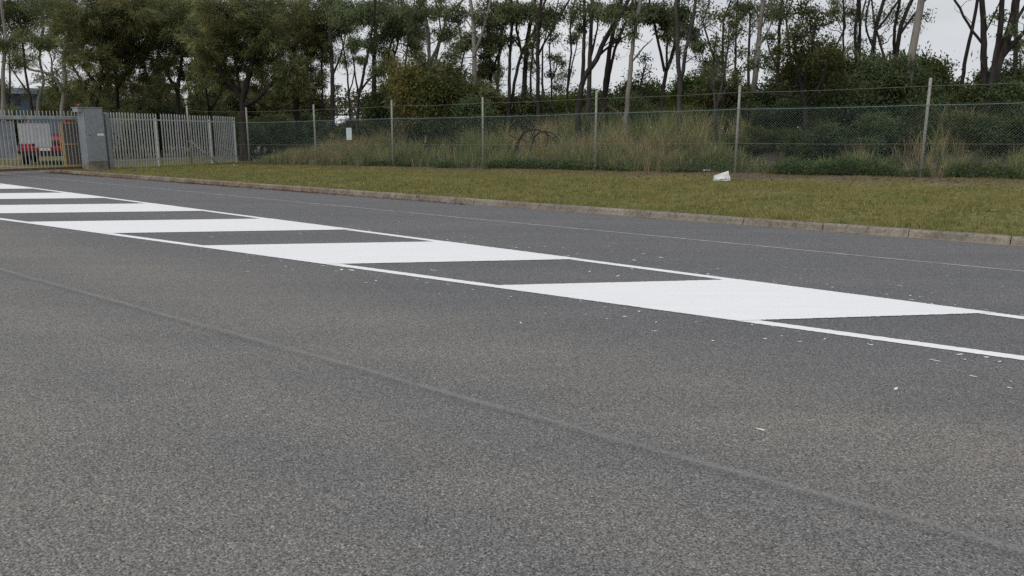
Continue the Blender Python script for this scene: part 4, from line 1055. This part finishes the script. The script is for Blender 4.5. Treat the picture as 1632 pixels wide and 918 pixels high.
def low_weeds():
    """broad-leaved weeds sprawling in patches at the foot of the fence"""
    rng = np.random.default_rng(88); n = 90000
    s_ = rng.uniform(-7, 24, n); w = rng.gamma(1.5, .45, n) - .12
    c = F0[None, :] + FD[None, :] * s_[:, None] + FN[None, :] * w[:, None]
    px = 816 + 1250 * c[:, 0] / (c[:, 1] * .98 + .3)
    amt = np.interp(px, [300, 480, 640, 780, 820, 900, 1000, 1080, 1170, 1200, 1240, 1400, 1480, 1640], [.05, .12, .18, .30, .55, .8, .75, .5, .8, .25, .6, .85, .55, .8])
    patch = vnoise(s_ * .9, w * 1.1, 71) * .65 + vnoise(s_ * 2.6, w * 2.6, 72) * .35
    keep = rng.random(n) < np.clip((patch - .62 + .5 * amt) * 3.2, 0, 1)
    c, s_, w, patch, amt = c[keep], s_[keep], w[keep], patch[keep], amt[keep]; n = len(c)
    hmax = np.clip(.12 + 1.0 * (patch - .3) * amt, .06, .62)
    P = np.stack([c[:, 0], c[:, 1], ground_z(c[:, 0], c[:, 1]) + hmax * rng.beta(1.5, 1.3, n)], 1)
    D = rng.normal(0, .7, (n, 3)); D[:, 2] += .15; D /= np.linalg.norm(D, axis=1)[:, None]
    S = np.cross(D, rng.normal(0, .5, (n, 3)) + np.array([0, 0, .8])); S /= np.linalg.norm(S, axis=1)[:, None]
    L = rng.uniform(.035, .085, n)[:, None]
    V = np.stack([P, P + D * L * .45 + S * L * .26, P + D * L, P + D * L * .45 - S * L * .26], 1).reshape(-1, 3)
    T = np.repeat(np.clip(vnoise(s_ * 4, w * 4, 73) * .8 + .1, 0, 1), 4)
    tag(link('low_weeds', tinted(new_mesh('low_weeds', V, np.arange(n * 4).reshape(-1, 4)), T), M['weed_leaf']), 'low sprawling green weeds along the foot of the wire fence', 'weeds', kind='stuff')
low_weeds()

# ------------------------------------------------------------------ slim background trees and far wood
def back_trees():
    protos = []
    for sd in (201, 202, 203, 204):
        p = Plant(sd); r = p.r; h = 9.0
        Q = np.array([(0, 0, -.2), (r.normal(0, .1), 0, 2), (r.normal(0, .25), r.normal(0, .2), 4.2), (r.normal(0, .4), r.normal(0, .3), 6.4), (r.normal(0, .5), 0, h)])
        p.tube(Q, np.array([.10, .085, .07, .05, .02]), 6)
        for k in range(9):
            z = r.uniform(3.0, 9.0); s0 = np.array([np.interp(z - 1.2, Q[:, 2], Q[:, i]) for i in range(3)])
            c = s0 + np.array([r.normal(0, .9), r.normal(0, .9), 1.2]); p.clump(c, r.uniform(.5, .9), s0, .025, 210, 'gum')
        V, F = p.wood(); a = new_mesh('trunk', V, F, True); a.materials.append(M['dark_bark'])
        lv = p.leaves(.17, .055); b = tinted(new_mesh('crown', *lv[:2]), lv[2]); b.materials.append(M['gum_leaf']); protos.append((a, b))
    SLIM = [(20, 62, 1.1), (85, 58, 1), (130, 52, 1.1), (215, 55, 1.2), (245, 52, 1.1), (265, 60, 1.1), (310, 54, 1.1), (350, 58, 1.2), (372, 52, 1), (415, 55, 1.1), (438, 60, 1.2), (455, 54, 1), (498, 52, 1.1), (508, 60, 1.1), (650, 50, 1.1), (700, 48, 1.1), (730, 52, 1), (640, 58, 1.2), (770, 54, 1.1), (872, 52, 1), (1130, 44, 1.0), (1155, 40, .9), (1190, 42, 1), (1255, 42, 1), (1320, 44, 1), (1355, 40, .95), (1400, 42, 1.0)]
    for i, (px, Y, sc) in enumerate(SLIM):
        x = atd(px, 200, Y)[0]; a, b = protos[i % 4]
        r = empty('slender_tree', (x, Y, gz(x, Y)), random.uniform(0, 6.28)); r.scale = (sc, sc, sc)
        tag(r, 'slim gum in the background row behind the nearer trees, %s from the left' % nth(px, [q[0] for q in SLIM]), 'tree', 'slim background gums')
        link('trunk', a, None, r); link('crown', b, None, r)
back_trees()
def far_wood():
    n = 60000; r = np.random.default_rng(77)
    t = r.uniform(-1, 1, n); X = t * 95; Yb = 118 + r.uniform(0, 14, n) + 0 * X
    top = 3.2 + 3.4 * vnoise(X * .12, Yb * 0, 9) + 2.0 * vnoise(X * .45, Yb * 0, 10)
    top = np.where(X > 30, top * .95, top)
    Z = top * r.beta(1.6, 1.2, n)
    P = np.stack([X, Yb, Z], 1)
    D = r.normal(0, 1, (n, 3)); D /= np.linalg.norm(D, axis=1)[:, None]
    S = np.cross(D, r.normal(0, 1, (n, 3))); S /= np.linalg.norm(S, axis=1)[:, None]
    L = r.uniform(.3, .7, n)[:, None]
    V = np.stack([P, P + D * L * .5 + S * L * .3, P + D * L, P + D * L * .5 - S * L * .3], 1).reshape(-1, 3)
    o = link('far_wood', new_mesh('far_wood', V, np.arange(n * 4).reshape(-1, 4)), M['far_leaf'])
    tag(o, 'low hazy belt of woodland far behind the trees', 'woodland', kind='stuff')
far_wood()

# ------------------------------------------------------------------ grass
def blades(P, H, Wd, lean, seg2, rng):
    """one or two triangles a blade; P base points"""
    n = len(P); a = rng.uniform(0, 6.283, n); S = np.stack([np.cos(a), np.sin(a), np.zeros(n)], 1) * (Wd * .5)[:, None]
    b = rng.uniform(0, 6.283, n); Lv = np.stack([np.cos(b), np.sin(b), np.zeros(n)], 1) * (H * lean)[:, None]
    up = np.zeros((n, 3)); up[:, 2] = H
    if not seg2:
        V = np.stack([P - S, P + S, P + up + Lv], 1).reshape(-1, 3)
        return V, np.arange(n * 3).reshape(-1, 3)
    mid = P + up * .58 + Lv * .35; tip = P + up * (1 - .35 * lean[:, None] ** 1) + Lv * 1.25
    V = np.stack([P - S, P + S, mid + S * .8, mid - S * .8, tip], 1).reshape(-1, 3)
    i = np.arange(n)[:, None] * 5
    F = np.concatenate([i + np.array([[0, 1, 2]]), i + np.array([[0, 2, 3]]), i + np.array([[3, 2, 4]])])
    return V, F
def lawn():
    rng = np.random.default_rng(5); n = 620000
    u = rng.uniform(-42, 7, n); w = rng.uniform(.13, 10.5, n) 
    keep = rng.random(n) < np.where(u > -16, 1.0, np.where(u > -28, .65, .45)) * np.where(w < .22, .6, 1)
    u, w = u[keep], w[keep]
    v = w + kerb_v(u); X = UX * u - UY * v; Y = UY * u + UX * v
    # thin out towards the bare strip in front of the fence
    edge = 7.0 + 1.2 * (vnoise(u * .5, w * .5, 21) - .5) + .012 * u
    pr = np.clip((edge - w) / .9, 0, 1); pr = np.maximum(pr, .34 * (vnoise(u * 1.3, w * 1.3, 8) > .35))
    pr = np.where(u < -30.5, np.where(w > 0.5, .9, .4), pr)
    pr = pr * (.55 + .45 * (vnoise(u * 1.1, w * 1.1, 31)))
    k = rng.random(len(u)) < pr
    X, Y, u, w = X[k], Y[k], u[k], w[k]
    P = np.stack([X, Y, ground_z(X, Y) - .004], 1)
    x, y, d = to_px(P); k = (d > 0) & (x > -120) & (x < 1760); P = P[k]; u = u[k]; w = w[k]
    m = len(P); tall = .55 + .9 * vnoise(u * 2.2, w * 2.2, 41)
    tall = tall * np.where(w < .5, 1.5, 1.0)
    H = rng.uniform(.022, .062, m) * tall; Wd = rng.uniform(.006, .012, m)
    o = link('mown_grass', new_mesh('mown_grass', *blades(P, H, Wd, rng.uniform(.1, .9, m), False, rng)), M['lawn_blade'])
    tag(o, 'mown olive-green grass on the verge between kerb and wire fence', 'grass', kind='stuff')
    nt = 1500; ut = rng.uniform(-30, 6, nt); wt_ = np.abs(rng.normal(0, 2.6, nt)) % 8 + .14; nb = 14
    ub = np.repeat(ut, nb) + rng.normal(0, .035, nt * nb); wb = np.repeat(wt_, nb) + rng.normal(0, .035, nt * nb)
    vb = wb + kerb_v(ub); Xb = UX * ub - UY * vb; Yb = UY * ub + UX * vb
    Pb = np.stack([Xb, Yb, ground_z(Xb, Yb) - .004], 1); mb_ = len(Pb)
    o = link('grass_tufts', new_mesh('grass_tufts', *blades(Pb, rng.uniform(.05, .13, mb_), rng.uniform(.006, .011, mb_), rng.uniform(.1, .9, mb_), True, rng)), M['tall_blade'])
    tag(o, 'taller grass tufts left standing in the mown verge', 'grass', kind='stuff')
lawn()
def tall_grass():
    rng = np.random.default_rng(15)
    # picture column: tuft density per metre, height, share of dry straw
    tab = np.array([(300, 2, .35, .5), (400, 12, .6, .6), (480, 17, .9, .75), (540, 18, 1.0, .78), (600, 17, 1.05, .68), (640, 17, 1.25, .22), (700, 17, 1.15, .22), (760, 16, 1.0, .38), (800, 16, 1.05, .70), (850, 16, 1.05, .66), (900, 17, 1.1, .55), (950, 16, 1.05, .45), (1000, 16, 1.15, .40), (1050, 16, 1.1, .45), (1100, 14, 1.0, .45), (1150, 10, .75, .35), (1190, 6, .6, .35), (1250, 6, .6, .35), (1320, 8, .7, .4), (1365, 14, 1.0, .8), (1400, 9, .75, .3), (1450, 12, .85, .35), (1510, 15, 1.05, .40), (1560, 14, 1.0, .35), (1632, 14, .95, .25), (1800, 14, .95, .25)])
    G = [[], [], [], []]; S = [[], [], [], []]
    s0, s1 = -7.0, np.linalg.norm(FPTS[0] - F0)
    for s in np.arange(s0, s1, .05):
        c0 = fence_pt(s); px = 816 + 1250 * c0[0] / (c0[1] * .98 + .3)
        dn, h, st = [np.interp(px, tab[:, 0], tab[:, i]) for i in (1, 2, 3)]
        for _ in range(rng.poisson(dn * .05 * 5.6)):
            w = rng.gamma(1.9, .95) + .10
            if w > 7: continue
            pn = vnoise(np.array([s * .55]), np.array([w * .8]), 63)[0] * .6 + vnoise(np.array([s * 1.7]), np.array([w * 1.7]), 64)[0] * .4
            if rng.random() > np.clip((pn - .30) * 3.6, .06, 1): continue
            c = fence_pt(s + rng.normal(0, .05), w); x, y = c
            back = min(1.0, w / 2.0); stn = st * (.6 + .95 * back) * np.clip(2.6 * (vnoise(np.array([s * .6]), np.array([w * .6]), 61)[0] - .22), .12, 2.2)
            hh = h * (.50 + .55 * back) * (.55 + .85 * pn) * rng.uniform(.7, 1.35)
            nb = rng.integers(16, 40)
            a = rng.uniform(0, 6.283, nb); rr = np.abs(rng.normal(0, .07, nb))
            bx = x + np.cos(a) * rr; by = y + np.sin(a) * rr
            D = S if rng.random() < stn else G
            D[0].append(np.stack([bx, by, ground_z(bx, by) - .02], 1)); D[1].append(hh * rng.uniform(.45, 1.1, nb)); D[2].append(rng.uniform(.008, .017, nb)); D[3].append(rng.uniform(.1, .62, nb))
    for D, nm, m, lb in ((G, 'tall_green_grass', 'tall_blade', 'tall green grass tufts standing behind the wire fence'), (S, 'tall_dry_grass', 'straw_blade', 'tall straw-coloured dry grass tufts standing behind the wire fence')):
        P, H, Wd, Ln = [np.concatenate(q) for q in D]
        tag(link(nm, new_mesh(nm, *blades(P, H, Wd, Ln, True, rng)), M[m]), lb, 'grass', kind='stuff')
tall_grass()

# dead leaves and twigs: along the gutter by the gate, on the bare strip, under the trees
def litter():
    rng = np.random.default_rng(25)
    def leaves(name, label, u, w, zf, size, m):
        v = w + kerb_v(u); X = UX * u - UY * v; Y = UY * u + UX * v; n = len(u)
        P = np.stack([X, Y, zf(X, Y) + rng.uniform(.004, .02, n)], 1)
        D = rng.normal(0, 1, (n, 3)); D[:, 2] *= .3; D /= np.linalg.norm(D, axis=1)[:, None]
        N = rng.normal(0, .25, (n, 3)); N[:, 2] += 1; S = np.cross(D, N); S /= np.linalg.norm(S, axis=1)[:, None]
        L = size * rng.uniform(.5, 1.5, n)[:, None]
        V = np.stack([P, P + D * L * .5 + S * L * .14, P + D * L, P + D * L * .5 - S * L * .14], 1).reshape(-1, 3)
        tag(link(name, new_mesh(name, V, np.arange(n * 4).reshape(-1, 4)), M[m]), label, 'leaves', kind='stuff')
    n = 2600; u = np.concatenate([rng.uniform(-31, -11, n), rng.normal(-21.5, 1.0, 700), rng.normal(-17.0, .9, 500), rng.normal(-29.5, 1.2, 900)]); w = -.10 - np.abs(rng.normal(0, .09, len(u)))
    leaves('gutter_leaves', 'rust-brown dead leaves and dirt in the gutter near the gate', u, w, lambda X, Y: np.zeros_like(X), .055, 'litter_leaf')
    n = 26000; u = rng.uniform(-32, 6, n); w = rng.uniform(6.2, 16, n)
    leaves('fallen_leaves', 'fallen brown leaves on bare soil along and behind the wire fence', u, w, ground_z, .075, 'litter_leaf')
litter()

# ------------------------------------------------------------------ fallen dead branches behind the fence
def dead_branches():
    Y = fence_pt(fence_s_at_px(850))[1] + 1.2; c = atd(850, 232, Y); z = gz(c[0], Y)
    r = empty('fallen_branches', (c[0], Y, z)); tag(r, 'blackened tangle of fallen dead branches arching over the dry grass', 'branches')
    p = Plant(404)
    def px(x, y, dy=0): q = atd(x, y, Y + dy); return q - np.array([c[0], Y, z])
    for pts, w in [([(818, 252), (826, 222), (838, 208), (856, 206), (872, 212), (884, 226)], .040), ([(846, 240), (850, 220), (862, 209), (880, 210), (890, 222)], .034), ([(812, 215), (828, 222), (842, 226)], .022), ([(836, 200), (846, 208), (856, 232)], .026), ([(856, 182), (848, 195), (852, 208), (846, 232)], .024), ([(866, 184), (858, 196), (850, 200)], .014), ([(890, 214), (902, 222), (912, 216)], .012), ([(826, 196), (834, 205), (832, 222)], .016), ([(868, 208), (874, 222), (870, 236)], .024)]:
        P = np.array([px(x, y, random.uniform(-.25, .25)) for x, y in pts]); t = np.linspace(0, len(P) - 1, 14)
        Q = np.stack([np.interp(t, np.arange(len(P)), P[:, i]) for i in range(3)], 1); Q[1:-1] = .5 * Q[1:-1] + .25 * (Q[:-2] + Q[2:]); Q += p.r.normal(0, .012, Q.shape)
        p.tube(Q, np.linspace(w, w * .4, 14), 6)
        for _ in range(4):
            j = p.r.integers(3, 13); d = p.r.normal(0, 1, 3); C = p.curve(Q[j], Q[j] + d * .22, 4, .15); p.tube(C, np.linspace(w * .35, .003, 4), 4)
    V, F = p.wood(); link('branch', new_mesh('branch', V, F, True), M['dead_wood'], r)
dead_branches()

# ------------------------------------------------------------------ rubbish on the verge
def carton():
    c = gp(1150, 291, .24); x, y = c[0], c[1]; z = gz(x, y)
    r = empty('crumpled_carton', (x, y, z + .01), math.radians(-12)); tag(r, 'crumpled white carton lying open on the verge grass', 'litter')
    def sheet(name, pts, th=.006):
        b = MB(); P = [np.array(p) for p in pts]; n = np.cross(P[1] - P[0], P[3] - P[0]); n /= np.linalg.norm(n)
        g = []
        for i in range(5):
            for j in range(5):
                s, t = i / 4, j / 4; q = P[0] * (1 - s) * (1 - t) + P[1] * s * (1 - t) + P[2] * s * t + P[3] * (1 - s) * t
                g.append(q + n * random.uniform(-.012, .012))
        V = g + [q - n * th for q in g]; F = []
        for i in range(4):
            for j in range(4):
                a = i * 5 + j; F.append((a, a + 5, a + 6, a + 1)); F.append((a + 25, a + 26, a + 31, a + 30))
        rim = [0, 1, 2, 3, 4, 9, 14, 19, 24, 23, 22, 21, 20, 15, 10, 5]
        for a, b2 in zip(rim, rim[1:] + rim[:1]): F.append((a, b2, b2 + 25, a + 25))
        b.add(V, F); return b.build(name, M['paper'], r)
    sheet('base', [(-.21, -.10, 0), (.21, -.12, .01), (.20, .12, .02), (-.19, .12, .01)])
    sheet('back', [(-.19, .12, .01), (.20, .12, .02), (.16, .16, .245), (-.17, .15, .13)])
    sheet('side', [(.21, -.12, .01), (.20, .12, .02), (.16, .16, .245), (.19, -.06, .10)])
    sheet('front', [(-.21, -.10, 0), (.21, -.12, .01), (.20, -.13, .06), (-.20, -.12, .055)])
    sheet('end', [(-.21, -.10, 0), (-.19, .12, .01), (-.17, .15, .13), (-.20, -.09, .09)])
carton()
def scrap(name, px, py, size, label, m='paper'):
    z = .2
    for _ in range(12):
        c = gp(px, py, min(z, .8)); z = .5 * z + .5 * (gz(c[0], c[1]) + .02)
    x, y = c[0], c[1]
    b = MB(); n = 9
    for k in (0, 1):
        pass
    V = []; F = []
    for i in range(4):
        for j in range(4): V.append((size * (i / 3 - .5) + jit(.02), size * .6 * (j / 3 - .5) + jit(.02), random.uniform(0, size * .28)))
    for i in range(3):
        for j in range(3): a = i * 4 + j; F.append((a, a + 4, a + 5, a + 1))
    off = len(V); V += [(vx, vy, vz - .006) for vx, vy, vz in V]; F += [[q + off for q in reversed(f)] for f in list(F)]
    b.add(V, F); o = b.build(name, M[m]); o.location = (x, y, gz(x, y) + .012); o.rotation_euler = (0, 0, random.random() * 3)
    tag(o, label, 'litter')
scrap('paper_scrap', 1127, 268, .22, 'small white paper scrap at the foot of the fence beside the carton')
scrap('paper_scrap', 609, 255, .14, 'small white scrap in the soil behind the fence, left of a post')
scrap('paper_scrap', 373, 263, .12, 'tiny white scrap on the grass near the fence corner stay')
scrap('dry_leaf_cluster', 1580, 335, .11, 'small pale dry leaf scrap on the grass at the far right', 'straw_scrap')
